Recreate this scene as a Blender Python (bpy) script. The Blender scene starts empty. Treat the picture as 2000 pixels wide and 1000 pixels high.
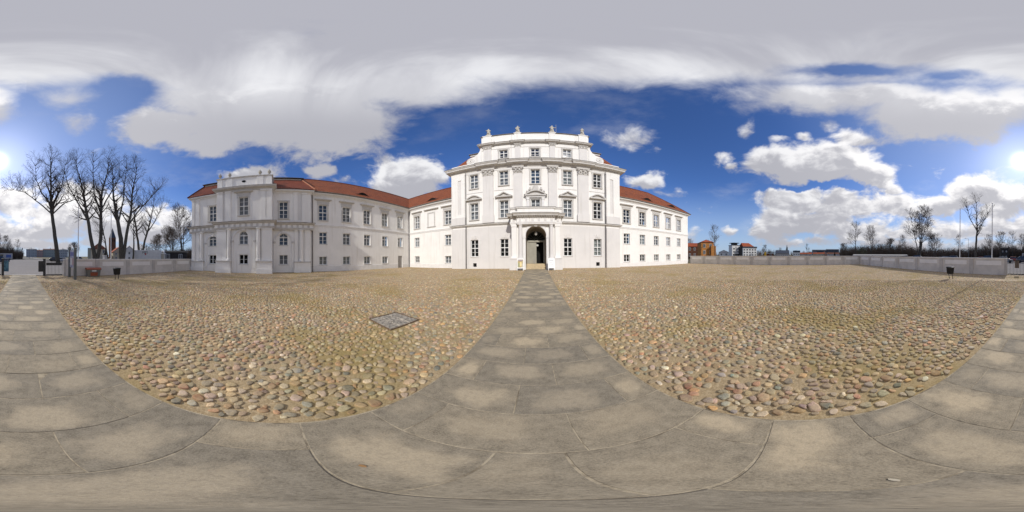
import bpy, math, random
import numpy as np
from mathutils import Vector, Matrix
R = math.radians
random.seed(7)
rng = np.random.default_rng(11)
SC = bpy.context.scene
COL = SC.collection

# ------------------------------------------------------------------ camera
CAM_H, CAM_YAW, CAM_ROLL = 1.72, R(-8.46), R(0.5)
def roll(v):
    c, s = math.cos(CAM_ROLL), math.sin(CAM_ROLL)
    return Vector((v[0]*c + v[2]*s, v[1], v[2]*c - v[0]*s))
_f = roll((math.sin(CAM_YAW), math.cos(CAM_YAW), 0)); _r = roll((math.cos(CAM_YAW), -math.sin(CAM_YAW), 0)); _u = roll((0, 0, 1))
camd = bpy.data.cameras.new('camera')
cam = bpy.data.objects.new('camera', camd); COL.objects.link(cam)
cam.matrix_world = Matrix(((_r[0], _u[0], -_f[0], 0), (_r[1], _u[1], -_f[1], 0), (_r[2], _u[2], -_f[2], CAM_H), (0, 0, 0, 1)))
camd.type = 'PANO'
try:
    camd.panorama_type = 'EQUIRECTANGULAR'
except Exception:
    camd.cycles.panorama_type = 'EQUIRECTANGULAR'
camd.clip_start = 0.02; camd.clip_end = 6000
SC.camera = cam
SC.render.engine = 'CYCLES'
SC.cycles.use_denoising = True
SC.cycles.max_bounces = 6; SC.cycles.diffuse_bounces = 3; SC.cycles.glossy_bounces = 3; SC.cycles.transparent_max_bounces = 8
SC.cycles.sample_clamp_indirect = 6
SC.view_settings.view_transform = 'Standard'; SC.view_settings.look = 'None'
SC.view_settings.exposure = 0.19; SC.view_settings.gamma = 1.0
SC.view_settings.use_curve_mapping = False

# ------------------------------------------------------------------ sky
def azel(x, y):
    """photo pixel -> compass direction and height of a cloud (radians)"""
    az = R((x-1000)*.18) + CAM_YAW; el = R((500-y)*.18)
    v = roll((math.sin(az)*math.cos(el), math.cos(az)*math.cos(el), math.sin(el)))
    return math.atan2(v[0], v[1]), math.asin(v[2])
SUN_AZ, SUN_EL = R(170.3), R(33.3)
SUN_DIR = Vector((math.sin(SUN_AZ)*math.cos(SUN_EL), math.cos(SUN_AZ)*math.cos(SUN_EL), math.sin(SUN_EL)))

world = bpy.data.worlds.new('World'); SC.world = world; world.use_nodes = True
WT = world.node_tree; WT.nodes.clear()
class NB:
    """tiny node builder"""
    def __init__(self, tree): self.t = tree
    def n(self, typ, **kw):
        nd = self.t.nodes.new(typ)
        for k, v in kw.items(): setattr(nd, k, v)
        return nd
    def put(self, sock, v):
        if v is None: return
        if isinstance(v, bpy.types.NodeSocket): self.t.links.new(v, sock)
        else: sock.default_value = v
    def math(self, op, a, b=None, c=None, clamp=False):
        nd = self.n('ShaderNodeMath', operation=op, use_clamp=clamp)
        for i, v in enumerate((a, b, c)): self.put(nd.inputs[i], v)
        return nd.outputs[0]
    def vec(self, op, a, b=None, out=0):
        nd = self.n('ShaderNodeVectorMath', operation=op)
        self.put(nd.inputs[0], a)
        if b is not None: self.put(nd.inputs[1], b)
        return nd.outputs[out]
    def smooth(self, v, a, b, c=0.0, d=1.0):
        nd = self.n('ShaderNodeMapRange', interpolation_type='SMOOTHSTEP')
        self.put(nd.inputs[0], v)
        for i, q in enumerate((a, b, c, d)): self.put(nd.inputs[1+i], q)
        return nd.outputs[0]
    def noise(self, vec, scale, detail=5.0, rough=0.5, lac=2.0, dist=0.0, out=0):
        nd = self.n('ShaderNodeTexNoise')
        self.put(nd.inputs['Vector'], vec); nd.inputs['Scale'].default_value = scale
        nd.inputs['Detail'].default_value = detail; nd.inputs['Roughness'].default_value = rough
        nd.inputs['Lacunarity'].default_value = lac; nd.inputs['Distortion'].default_value = dist
        return nd.outputs[out]
    def mix(self, f, a, b, blend='MIX'):
        nd = self.n('ShaderNodeMix', data_type='RGBA', blend_type=blend)
        self.put(nd.inputs[0], f); self.put(nd.inputs[6], a); self.put(nd.inputs[7], b)
        return nd.outputs[2]
    def ramp(self, f, stops, interp='LINEAR'):
        nd = self.n('ShaderNodeValToRGB'); cr = nd.color_ramp; cr.interpolation = interp
        while len(cr.elements) < len(stops): cr.elements.new(0.5)
        for e, (p, c) in zip(cr.elements, stops): e.position = p; e.color = (*c, 1) if len(c) == 3 else c
        self.put(nd.inputs[0], f); return nd.outputs[0]

# a cloud lump: adds a soft ellipse to the coverage (F) and its vertical position to the shading (S)
lump = bpy.data.node_groups.new('cloud_lump', 'ShaderNodeTree')
for nm, st in (('dir', 'NodeSocketVector'), ('centre', 'NodeSocketVector'), ('size', 'NodeSocketVector'), ('weight', 'NodeSocketFloat'), ('F', 'NodeSocketFloat'), ('S', 'NodeSocketFloat')):
    lump.interface.new_socket(nm, in_out='INPUT', socket_type=st)
for nm in ('F', 'S'): lump.interface.new_socket(nm, in_out='OUTPUT', socket_type='NodeSocketFloat')
g = NB(lump); gi = g.n('NodeGroupInput'); go = g.n('NodeGroupOutput')
d = g.vec('MULTIPLY', g.vec('SUBTRACT', gi.outputs[0], gi.outputs[1]), gi.outputs[2])
r2 = g.vec('DOT_PRODUCT', d, d, out=1)
e = g.math('MULTIPLY', g.math('POWER', 0.3679, r2), gi.outputs[3])
pos = g.math('SMOOTH_MAX', gi.outputs[4], e, 0.12)
neg = g.math('MINIMUM', e, 0.0)
lump.links.new(g.math('ADD', pos, neg), go.inputs[0])
lump.links.new(g.math('MULTIPLY_ADD', e, g.vec('DOT_PRODUCT', d, (0, 1, 0), out=1), gi.outputs[5]), go.inputs[1])

w = NB(WT)
tc = w.n('ShaderNodeTexCoord'); D = w.vec('NORMALIZE', tc.outputs['Generated'])
sep = w.n('ShaderNodeSeparateXYZ'); w.put(sep.inputs[0], D)
AZ = w.math('ARCTAN2', sep.outputs[0], sep.outputs[1]); EL = w.math('ARCSINE', sep.outputs[2])
# gentle wobble so no lump keeps an elliptical outline
nw = w.noise(D, 5.0, 4.0, 0.55, out=1)
wob = w.vec('SCALE', w.vec('SUBTRACT', nw, (.5, .5, .5))); wob.node.inputs['Scale'].default_value = 0.16
cb = w.n('ShaderNodeCombineXYZ'); w.put(cb.inputs[0], AZ); w.put(cb.inputs[1], EL)
AE = w.vec('ADD', cb.outputs[0], wob)
BLOBS = [ # x, y, half width, half height (photo pixels), weight
 (430,125,230,60,1.80),(720,150,220,52,1.72),(520,230,90,50,1.50),(600,180,160,60,1.80),
 (250,105,330,45,1.35),(430,175,150,62,1.50),(330,240,85,34,1.50),(470,235,130,48,1.50),(640,235,105,58,1.50),(415,272,55,26,1.20),
 (655,283,55,20,1.05),(720,235,55,35,1.05),(560,190,170,55,1.20),(770,175,120,48,.9),(910,140,190,42,.8),(1050,145,90,34,.7),(1190,120,130,36,.7),
 (245,172,42,22,-1.2),(130,185,62,24,.75),(160,240,42,24,.55),(5,215,22,18,.6),(60,130,140,22,.8),
 (1410,135,120,34,.55),(1480,178,110,30,.8),(1600,188,130,28,1.15),(1720,186,125,30,1.25),(1800,216,100,40,1.5),(1895,222,90,44,1.55),(1835,254,60,22,1.1),
 (1680,132,120,10,-.9),(1870,150,60,9,-.6),(1960,118,90,32,.7),(1975,205,60,45,1.1),
 (1215,268,52,24,.95),(1245,298,60,12,.35),(1262,355,34,16,.9),(1300,372,50,16,.5),(1463,254,20,16,.75),(1412,305,20,18,.7),(1420,325,12,11,.6),
 (1575,262,18,9,.8),(1625,245,28,14,.6),(1670,265,38,13,1.0),(1525,272,18,6,.6),
 (1530,322,58,28,1.30),(1615,318,76,35,1.40),(1700,342,51,26,1.19),(1745,366,21,13,0.97),
 (1560,390,61,27,1.30),(1650,398,73,24,1.19),(1745,405,53,24,1.08),(1530,432,44,23,1.08),(1600,440,82,23,1.03),(1490,458,38,17,0.92),(1700,450,82,22,0.97),
 (1835,402,44,20,1.13),(1890,372,44,26,1.19),(1945,395,53,31,1.13),(1810,445,82,22,0.92),(1985,445,77,23,0.97),(1900,455,77,19,0.86),(1995,375,34,22,0.76),
 (30,392,60,34,1.0),(105,420,80,36,1.0),(60,455,90,24,.95),(175,400,65,42,.95),(225,445,85,34,.9),(335,420,38,26,1.05),(300,455,60,24,.85),
 (785,350,72,38,1.25),(858,350,28,18,.8),(735,362,35,22,.8),(632,333,28,14,.9),(492,342,55,14,.95),(575,350,24,8,.7),
 (1560,478,130,11,.75),(1760,476,140,12,.8),(1930,480,120,12,.8),(70,480,130,12,.8),(250,482,110,11,.75),(1600,364,90,4,-.55),
 (1374,410,18,8,.5),(1424,449,13,8,.8),(1350,455,28,16,.5)]
F, S = 0.0, 0.0
el_c = w.smooth(EL, R(52), R(67), 0.0, 1.25)
first = True
for (x, y, hx, hy, wt) in BLOBS:
    a0, e0 = azel(x, y)
    for k in (-2*math.pi, 0, 2*math.pi):
        if abs(a0+k) > math.pi + R(25): continue
        nd = w.n('ShaderNodeGroup'); nd.node_tree = lump
        w.put(nd.inputs[0], AE); nd.inputs[1].default_value = (a0+k, e0, 0)
        nd.inputs[2].default_value = (1/(R(hx*.18)*1.25), 1/(R(hy*.18)*1.25), 0); nd.inputs[3].default_value = wt
        w.put(nd.inputs[4], el_c if first else F); w.put(nd.inputs[5], 0.0 if first else S)
        F, S = nd.outputs[0], nd.outputs[1]; first = False
# fractal edges; the high cloud deck is smoother than the low heaps
Dst = w.vec('MULTIPLY', D, (1, 1, 1.7))
n1 = w.noise(Dst, 5.0, 10.0, 0.58, 2.1, 0.3)
n2 = w.noise(w.vec('ADD', Dst, tuple(v*0.03 for v in (SUN_DIR.x, SUN_DIR.y, SUN_DIR.z+.6))), 5.0, 6.0, 0.52, 2.1, 0.3)
hi = w.smooth(EL, R(30), R(62))
amp = w.math('MULTIPLY_ADD', hi, -0.7, 1.75)
dens = w.math('MULTIPLY_ADD', w.math('SUBTRACT', n1, 0.5), amp, F)
cover = w.smooth(dens, 0.30, w.math('MULTIPLY_ADD', hi, 0.42, 0.72))
thin = w.noise(w.vec('MULTIPLY', D, (1.0, 1.0, 2.5)), 2.2, 7.0, 0.6)
veil = w.math('MULTIPLY', w.smooth(thin, 0.5, 0.8), 0.22)
cover = w.math('MAXIMUM', cover, veil)
# shading of the clouds: sunlit shoulders, grey bases, thick parts greyer
sn = w.math('DIVIDE', S, w.math('MAXIMUM', F, 0.25))
relief = w.math('MULTIPLY', w.math('SUBTRACT', n1, n2), 5.0)
lit = w.math('ADD', w.math('MULTIPLY', sn, 1.25), relief)
lit = w.math('ADD', lit, w.math('MULTIPLY', w.math('SUBTRACT', 0.95, dens), 0.75))
lit = w.math('ADD', lit, w.math('MULTIPLY', w.math('SUBTRACT', w.noise(Dst, 3.1, 8.0, 0.62, 2.0, 0.6), 0.5), 2.4))
lit = w.smooth(lit, -0.55, 1.15)
cosS = w.vec('DOT_PRODUCT', D, tuple(SUN_DIR), out=1)
near = w.smooth(cosS, 0.2, 0.98)
grey = w.mix(near, (4.1, 4.12, 4.55, 1), (4.8, 4.8, 5.2, 1))
white = w.mix(near, (7.8, 7.8, 8.0, 1), (9.8, 9.6, 9.6, 1))
c_low = w.mix(lit, grey, white)
ncl = w.math('ADD', w.math('MULTIPLY', w.noise(w.vec('MULTIPLY', D, (1.0, 2.2, 1.0)), 1.6, 5.0, 0.55, 2.0, 0.4), 1.5), -0.25)
deck = w.mix(w.smooth(w.math('ADD', w.math('MULTIPLY', ncl, .9), w.math('MULTIPLY', w.smooth(EL, R(50), R(86)), -.40)), 0.02, 0.62), (4.15, 4.18, 4.7, 1), (7.4, 7.45, 7.75, 1))
c_cloud = w.mix(w.smooth(EL, R(44), R(68)), c_low, deck)
sky = w.n('ShaderNodeTexSky', sky_type='NISHITA', sun_disc=False)
sky.sun_elevation = SUN_EL; sky.sun_rotation = SUN_AZ; sky.altitude = 40; sky.air_density = 1.0; sky.dust_density = 0.5; sky.ozone_density = 2.5
hs = w.n('ShaderNodeHueSaturation'); hs.inputs['Hue'].default_value = 0.5; hs.inputs['Saturation'].default_value = 1.06; hs.inputs['Value'].default_value = 0.97
w.put(hs.inputs['Color'], w.vec('MULTIPLY', sky.outputs[0], (.78, .92, 1.30)))
blue = w.mix(w.smooth(EL, R(-2), R(26), 0.78, 0.0), hs.outputs[0], (3.6, 4.7, 6.3, 1))
blue = w.mix(w.smooth(w.vec('DOT_PRODUCT', D, tuple(SUN_DIR), out=1), 0.40, 1.0, 0.0, 0.32), blue, (4.0, 5.0, 6.7, 1))
col = w.mix(cover, blue, c_cloud)
glow = w.math('ADD', w.math('MULTIPLY', w.math('POWER', w.math('MAXIMUM', cosS, 0.0), 1500.0), 20.0), w.math('MULTIPLY', w.math('POWER', w.math('MAXIMUM', cosS, 0.0), 60.0), 0.9))
gl = w.n('ShaderNodeCombineXYZ')
for i in range(3): w.put(gl.inputs[i], glow)
col = w.vec('ADD', col, gl.outputs[0])
bg = w.n('ShaderNodeBackground'); w.put(bg.inputs[0], col); bg.inputs[1].default_value = 0.1
wo = w.n('ShaderNodeOutputWorld'); WT.links.new(bg.outputs[0], wo.inputs[0])
world.cycles.sampling_method = 'MANUAL'; world.cycles.sample_map_resolution = 512

# ------------------------------------------------------------------ sun
sl = bpy.data.lights.new('sun', 'SUN'); sl.energy = 2.8; sl.angle = R(0.53); sl.color = (1.0, 0.955, 0.885)
sun = bpy.data.objects.new('sun', sl); COL.objects.link(sun)
sun.rotation_euler = (-SUN_DIR).to_track_quat('-Z', 'Y').to_euler()

# ------------------------------------------------------------------ mesh helpers
class MB:
    """collects faces, build() links them as ONE mesh object"""
    def __init__(self): self.v = []; self.f = []; self.smooth_from = None
    def add(self, vs, fs):
        b = len(self.v); self.v += [tuple(p) for p in vs]; self.f += [tuple(i+b for i in q) for q in fs]; return self
    def box(self, x0, x1, y0, y1, z0, z1):
        return self.add([(x0,y0,z0),(x1,y0,z0),(x1,y1,z0),(x0,y1,z0),(x0,y0,z1),(x1,y0,z1),(x1,y1,z1),(x0,y1,z1)],
            [(0,3,2,1),(4,5,6,7),(0,1,5,4),(1,2,6,5),(2,3,7,6),(3,0,4,7)])
    def cbox(self, x0, x1, y0, y1, z0, z1, c=0.01):
        """box with its upper edges chamfered"""
        return self.add([(x0,y0,z0),(x1,y0,z0),(x1,y1,z0),(x0,y1,z0),(x0,y0,z1-c),(x1,y0,z1-c),(x1,y1,z1-c),(x0,y1,z1-c),
            (x0+c,y0+c,z1),(x1-c,y0+c,z1),(x1-c,y1-c,z1),(x0+c,y1-c,z1)],
            [(0,3,2,1),(8,9,10,11),(0,1,5,4),(1,2,6,5),(2,3,7,6),(3,0,4,7),(4,5,9,8),(5,6,10,9),(6,7,11,10),(7,4,8,11)])
    def prism(self, poly, ax, a0, a1):
        """polygon extruded along axis ax ('x','y','z'); poly in the other two coordinates"""
        def P(p, a): return {'x': (a, p[0], p[1]), 'y': (p[0], a, p[1]), 'z': (p[0], p[1], a)}[ax]
        n = len(poly); vs = [P(p, a0) for p in poly] + [P(p, a1) for p in poly]
        return self.add(vs, [tuple(range(n))[::-1], tuple(range(n, 2*n))] + [(i, (i+1) % n, n+(i+1) % n, n+i) for i in range(n)])
    def lathe(self, prof, c=(0, 0, 0), seg=16, sx=1.0, sy=1.0):
        n = len(prof); vs = []
        for i in range(seg):
            a = 2*math.pi*i/seg
            for r, z in prof: vs.append((c[0]+r*sx*math.cos(a), c[1]+r*sy*math.sin(a), c[2]+z))
        fs = [(i*n+k, ((i+1) % seg)*n+k, ((i+1) % seg)*n+k+1, i*n+k+1) for i in range(seg) for k in range(n-1)]
        self.add(vs, fs); b = len(self.v)-len(vs)
        self.f.append(tuple(b+i*n+n-1 for i in range(seg))); self.f.append(tuple(b+i*n for i in range(seg))[::-1])
        return self
    def tube(self, p, q, r0, r1=None, seg=6):
        r1 = r0 if r1 is None else r1
        p, q = Vector(p), Vector(q); d = (q-p)
        if d.length < 1e-6: return self
        d.normalize(); a = d.cross(Vector((0, 0, 1)))
        if a.length < 1e-3: a = d.cross(Vector((1, 0, 0)))
        a.normalize(); b = d.cross(a)
        vs = []
        for c, r in ((p, r0), (q, r1)):
            for i in range(seg):
                t = 2*math.pi*i/seg; vs.append(c + a*(r*math.cos(t)) + b*(r*math.sin(t)))
        return self.add(vs, [(i, i+seg, (i+1) % seg+seg, (i+1) % seg) for i in range(seg)] + [tuple(range(seg)), tuple(range(2*seg-1, seg-1, -1))])
    def sweep(self, path, prof, closed=False, caps=True):
        """moulding profile [(outward, z)] swept along a plan path; outward is to the right of travel, corners mitred"""
        n = len(path); m = len(prof); P = [Vector((p[0], p[1])) for p in path]; vs = []
        def rt(a, b):
            d = (b-a).normalized(); return Vector((d.y, -d.x))
        for i in range(n):
            rs = []
            if i > 0 or closed: rs.append(rt(P[i-1], P[i]))
            if i < n-1 or closed: rs.append(rt(P[i], P[(i+1) % n]))
            if len(rs) == 2:
                k = rs[0]+rs[1]; mt = k/max(k.dot(rs[0]), 0.2)
            else: mt = rs[0]
            for o, z in prof: vs.append((P[i].x+mt.x*o, P[i].y+mt.y*o, z))
        fs = []
        for i in range(n if closed else n-1):
            j = (i+1) % n
            fs += [(i*m+k, j*m+k, j*m+k+1, i*m+k+1) for k in range(m-1)]
        if caps and not closed: fs += [tuple(range(m)), tuple(range((n-1)*m, n*m))[::-1]]
        return self.add(vs, fs)
    def mesh(self, name, smooth=False):
        me = bpy.data.meshes.new(name); me.from_pydata(self.v, [], self.f); me.update()
        if smooth: me.polygons.foreach_set('use_smooth', [True]*len(me.polygons))
        return me
    def build(self, name, mat, parent=None, smooth=False, **kw):
        return link(name, self.mesh(name, smooth), mat, parent, **kw)

ROOTLOC = {}
def link(name, me, mat, parent=None, loc=None, rz=0.0, **tags):
    """mesh -> object. With a root Empty as parent the mesh stays in world coordinates; with a mesh part as parent, in that part's."""
    o = bpy.data.objects.new(name, me); COL.objects.link(o)
    if mat is not None and not me.materials: me.materials.append(mat)
    if parent is not None:
        o.parent = parent
        if parent.name in ROOTLOC: o.matrix_parent_inverse = Matrix.Translation(ROOTLOC[parent.name]).inverted()
    if loc is not None: o.location = loc
    if rz: o.rotation_euler = (0, 0, rz)
    for k, v in tags.items(): o[k] = v
    return o
def thing(name, label, cat, loc=(0, 0, 0), group=None):
    o = bpy.data.objects.new(name, None); COL.objects.link(o); o.location = loc; o.empty_display_size = .3
    ROOTLOC[o.name] = Vector(loc); o['label'] = label; o['category'] = cat
    if group: o['group'] = group
    return o
def tag(o, label=None, cat=None, group=None, kind=None):
    for k, v in (('label', label), ('category', cat), ('group', group), ('kind', kind)):
        if v: o[k] = v
    return o

# ------------------------------------------------------------------ materials
def mat(name, col, rough=0.8, spec=0.3, metal=0.0, var=0.0, scale=3.0, bump=0.0, bscale=40.0, col2=None):
    m = bpy.data.materials.new(name); m.use_nodes = True; t = NB(m.node_tree); bs = m.node_tree.nodes['Principled BSDF']
    bs.inputs['Roughness'].default_value = rough; bs.inputs['Metallic'].default_value = metal; bs.inputs['Specular IOR Level'].default_value = spec
    tcn = t.n('ShaderNodeTexCoord'); V = tcn.outputs['Object']
    if var > 0:
        c2 = col2 or tuple(max(0, c*(1-var)) for c in col)
        n = t.noise(V, scale, 6.0, 0.6)
        t.put(bs.inputs['Base Color'], t.mix(t.smooth(n, 0.38, 0.66), (*col, 1), (*c2, 1)))
    else: bs.inputs['Base Color'].default_value = (*col, 1)
    if bump > 0:
        bn = t.n('ShaderNodeBump'); bn.inputs['Strength'].default_value = bump; bn.inputs['Distance'].default_value = 0.02
        t.put(bn.inputs['Height'], t.noise(V, bscale, 4.0, 0.6)); t.put(bs.inputs['Normal'], bn.outputs[0])
    return m
M = {}
def render_mat(name, col, dirt):
    """lime render: brushed patches, faint rain streaks, hairline mottling"""
    m = bpy.data.materials.new(name); m.use_nodes = True; t = NB(m.node_tree); bs = m.node_tree.nodes['Principled BSDF']; bs.inputs['Roughness'].default_value = .9; bs.inputs['Specular IOR Level'].default_value = .2
    V = t.n('ShaderNodeTexCoord').outputs['Object']
    c = t.mix(t.smooth(t.noise(V, .5, 6, .6), .40, .64, 0, .9), (*col, 1), (*[v*.94 for v in col], 1))
    st = t.noise(t.vec('MULTIPLY', V, (3.2, 3.2, .16)), 1.0, 6, .65)
    c = t.mix(t.smooth(st, .52, .72, 0, .8), c, (*dirt, 1))
    c = t.mix(t.smooth(t.noise(V, 2.6, 7, .7), .56, .72, 0, .35), c, (*[v*.86 for v in col], 1))
    t.put(bs.inputs['Base Color'], c); bn = t.n('ShaderNodeBump'); bn.inputs['Strength'].default_value = .14; bn.inputs['Distance'].default_value = .02; t.put(bn.inputs['Height'], t.noise(V, 22, 5, .6)); t.put(bs.inputs['Normal'], bn.outputs[0])
    return m
M['white'] = render_mat('white_render', (.85, .828, .79), (.70, .665, .61))
M['grey'] = render_mat('light_grey_render', (.71, .685, .66), (.60, .575, .54))
M['trim'] = mat('grey_stone_trim', (.60, .575, .54), .85, .25, var=.12, scale=2.5)
M['trimw'] = mat('pale_trim', (.78, .76, .735), .85, .25, var=.08, scale=2.5)
M['lead'] = mat('weathered_ledge', (.20, .185, .165), .75, .3, var=.25, scale=3.0)
M['sand'] = mat('sandstone_statue', (.52, .49, .43), .9, .2, var=.3, scale=9, bump=.3, bscale=40)
M['frame'] = mat('white_window_paint', (.78, .78, .76), .55, .4)
M['dark'] = mat('unlit_interior_black', (.018, .017, .016), .95, .1)  # near-black colour paints the missing light of rooms and openings
M['blind'] = mat('grey_window_blind', (.27, .27, .29), .9, .1, var=.15, scale=1.2)
M['curtain'] = mat('pale_curtain', (.36, .36, .34), .9, .1, var=.25, scale=2.0)
M['bluep'] = mat('blue_shade', (.10, .14, .21), .9, .1, var=.2, scale=1.2)
M['door'] = mat('beige_door_paint', (.36, .34, .28), .6, .4, var=.12, scale=2)
M['doorgrey'] = mat('grey_door_paint', (.33, .31, .29), .7, .3, var=.1)
M['vault'] = mat('bounce_tinted_vault_render', (.42, .36, .29), .9, .2, var=.15, scale=1.0)  # the tan puts warm bounced sunlight into the colour
M['step'] = mat('sandstone_step', (.55, .44, .28), .85, .25, var=.2, scale=3, bump=.15)
M['pipe'] = mat('zinc_downpipe', (.16, .15, .15), .5, .4, metal=.3)
M['iron'] = mat('black_iron', (.018, .018, .019), .5, .4, metal=.4)
M['steel'] = mat('grey_green_steel', (.13, .145, .14), .5, .4, var=.15, scale=4)
M['globe'] = mat('white_glass_globe', (.75, .74, .70), .25, .5)
# window glass: clear, mirrors the sky at grazing angles
m = bpy.data.materials.new('window_glass'); m.use_nodes = True; t = NB(m.node_tree); m.node_tree.nodes.clear()
tr = t.n('ShaderNodeBsdfTransparent'); tr.inputs[0].default_value = (.80, .84, .85, 1); gl_ = t.n('ShaderNodeBsdfGlossy'); gl_.inputs['Roughness'].default_value = .04
fr = t.n('ShaderNodeFresnel'); fr.inputs[0].default_value = 1.45; ms = t.n('ShaderNodeMixShader'); mo = t.n('ShaderNodeOutputMaterial')
bn = t.n('ShaderNodeBump'); bn.inputs['Strength'].default_value = .08; bn.inputs['Distance'].default_value = .02
t.put(bn.inputs['Height'], t.noise(t.n('ShaderNodeTexCoord').outputs['Object'], 1.6, 2.0)); t.put(gl_.inputs['Normal'], bn.outputs[0])
t.put(ms.inputs[0], fr.outputs[0]); t.put(ms.inputs[1], tr.outputs[0]); t.put(ms.inputs[2], gl_.outputs[0]); t.put(mo.inputs[0], ms.outputs[0])
M['glass'] = m
# clay roof tiles: courses down the slope, each tile a little different
def tile_mat(name, c1, c2, c3):
    m = bpy.data.materials.new(name); m.use_nodes = True; t = NB(m.node_tree); bs = m.node_tree.nodes['Principled BSDF']
    bs.inputs['Roughness'].default_value = .8; bs.inputs['Specular IOR Level'].default_value = .25
    uv = t.n('ShaderNodeUVMap'); br = t.n('ShaderNodeTexBrick'); t.put(br.inputs['Vector'], uv.outputs[0])
    br.inputs['Scale'].default_value = 1.0; br.inputs['Brick Width'].default_value = .18; br.inputs['Row Height'].default_value = .17
    br.inputs['Mortar Size'].default_value = .012; br.inputs['Mortar Smooth'].default_value = .4; br.inputs['Color1'].default_value = (*c1, 1); br.inputs['Color2'].default_value = (*c2, 1); br.inputs['Mortar'].default_value = (*[v*.45 for v in c1], 1)
    n = t.noise(t.n('ShaderNodeTexCoord').outputs['Object'], .8, 7, .68)
    cc = t.mix(t.smooth(n, .42, .70, 0, .75), br.outputs[0], (*c3, 1))
    cc = t.mix(t.smooth(t.noise(t.n('ShaderNodeTexCoord').outputs['Object'], 5.0, 6, .7), .55, .75, 0, .5), cc, (*[v*1.5 for v in c1], 1))
    t.put(bs.inputs['Base Color'], cc)
    sx = t.n('ShaderNodeSeparateXYZ'); t.put(sx.inputs[0], uv.outputs[0])
    h = t.math('FRACT', t.math('DIVIDE', sx.outputs[1], .17)); h2 = t.math('SUBTRACT', 1.0, h)
    bn = t.n('ShaderNodeBump'); bn.inputs['Strength'].default_value = .9; bn.inputs['Distance'].default_value = .03
    t.put(bn.inputs['Height'], t.math('ADD', h2, t.math('MULTIPLY', br.outputs['Fac'], -.6))); t.put(bs.inputs['Normal'], bn.outputs[0])
    return m
M['tile'] = tile_mat('red_clay_tiles', (.31, .092, .034), (.235, .066, .028), (.15, .05, .028))
M['tile2'] = tile_mat('old_red_clay_tiles', (.27, .075, .04), (.20, .055, .035), (.12, .045, .03))
M['ridge'] = mat('pale_ridge_tiles', (.45, .20, .12), .8, .3, var=.3, scale=6)

# ------------------------------------------------------------------ ground
def gz(x, y):
    """lie of the courtyard: a slight rise towards the portal"""
    s = min(max((y-6.0)/10.0, 0), 1); s = s*s*(3-2*s)
    return 0.33*s*math.exp(-(x/12.0)**2)
def gz_np(x, y):
    s = np.clip((y-6.0)/10.0, 0, 1); s = s*s*(3-2*s)
    return 0.33*s*np.exp(-(x/12.0)**2)
m = bpy.data.materials.new('sandy_joint_fill'); m.use_nodes = True; t = NB(m.node_tree); bs = m.node_tree.nodes['Principled BSDF']; bs.inputs['Roughness'].default_value = .95; bs.inputs['Specular IOR Level'].default_value = .15
V = t.n('ShaderNodeTexCoord').outputs['Object']
c = t.ramp(t.noise(V, 45, 6, .65), [(.3, (.25, .18, .10)), (.55, (.43, .325, .19)), (.75, (.56, .45, .29))])
c = t.mix(t.smooth(t.noise(V, .35, 5, .6), .47, .64, 0, .6), c, (.28, .21, .06, 1))
t.put(bs.inputs['Base Color'], c)
bn = t.n('ShaderNodeBump'); bn.inputs['Strength'].default_value = .6; bn.inputs['Distance'].default_value = .01; t.put(bn.inputs['Height'], t.noise(V, 70, 5, .7)); t.put(bs.inputs['Normal'], bn.outputs[0])
M['fill'] = m
def grid_sheet(name, x0, x1, y0, y1, nx, ny, zf, mt):
    mb = MB(); vs = [(x0+(x1-x0)*i/nx, y0+(y1-y0)*j/ny) for j in range(ny+1) for i in range(nx+1)]
    mb.add([(x, y, zf(x, y)) for x, y in vs], [(j*(nx+1)+i, j*(nx+1)+i+1, (j+1)*(nx+1)+i+1, (j+1)*(nx+1)+i) for j in range(ny) for i in range(nx)])
    return mb.build(name, mt, smooth=True, kind='structure')
courtyard = grid_sheet('courtyard_ground', -19.6, 27.2, -14.3, 20.2, 60, 46, lambda x, y: gz(x, y)-.012, M['fill'])

# ------------------------------------------------------------------ palace
W_Y, P_Y, L_X = 19.7, 18.5, -19.4          # front of the side wings, of the centre block, of the long west wing
palace = thing('palace', 'long white baroque palace with red tiled roofs around the cobbled courtyard', 'palace', (0, 19, 0))
class Face:
    """a vertical facade plane: u runs along it, n points out of it"""
    def __init__(self, kind, c): self.kind = kind; self.c = c
    def p(self, u, n, z):
        if self.kind == 'front': return (u, self.c-n, z)       # faces -Y
        return (self.c+n, u, z)                                # faces +X ('east')
    def box(self, mb, u0, u1, z0, z1, n0, n1):
        a = self.p(u0, n0, z0); b = self.p(u1, n1, z1)
        return mb.box(min(a[0], b[0]), max(a[0], b[0]), min(a[1], b[1]), max(a[1], b[1]), z0, z1)
    @property
    def rz(self): return 0.0 if self.kind == 'front' else math.pi/2
def arc_pts(uc, zs, r, n=14): return [(uc-r*math.cos(math.pi*i/n), zs+r*math.sin(math.pi*i/n)) for i in range(n+1)]
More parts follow.
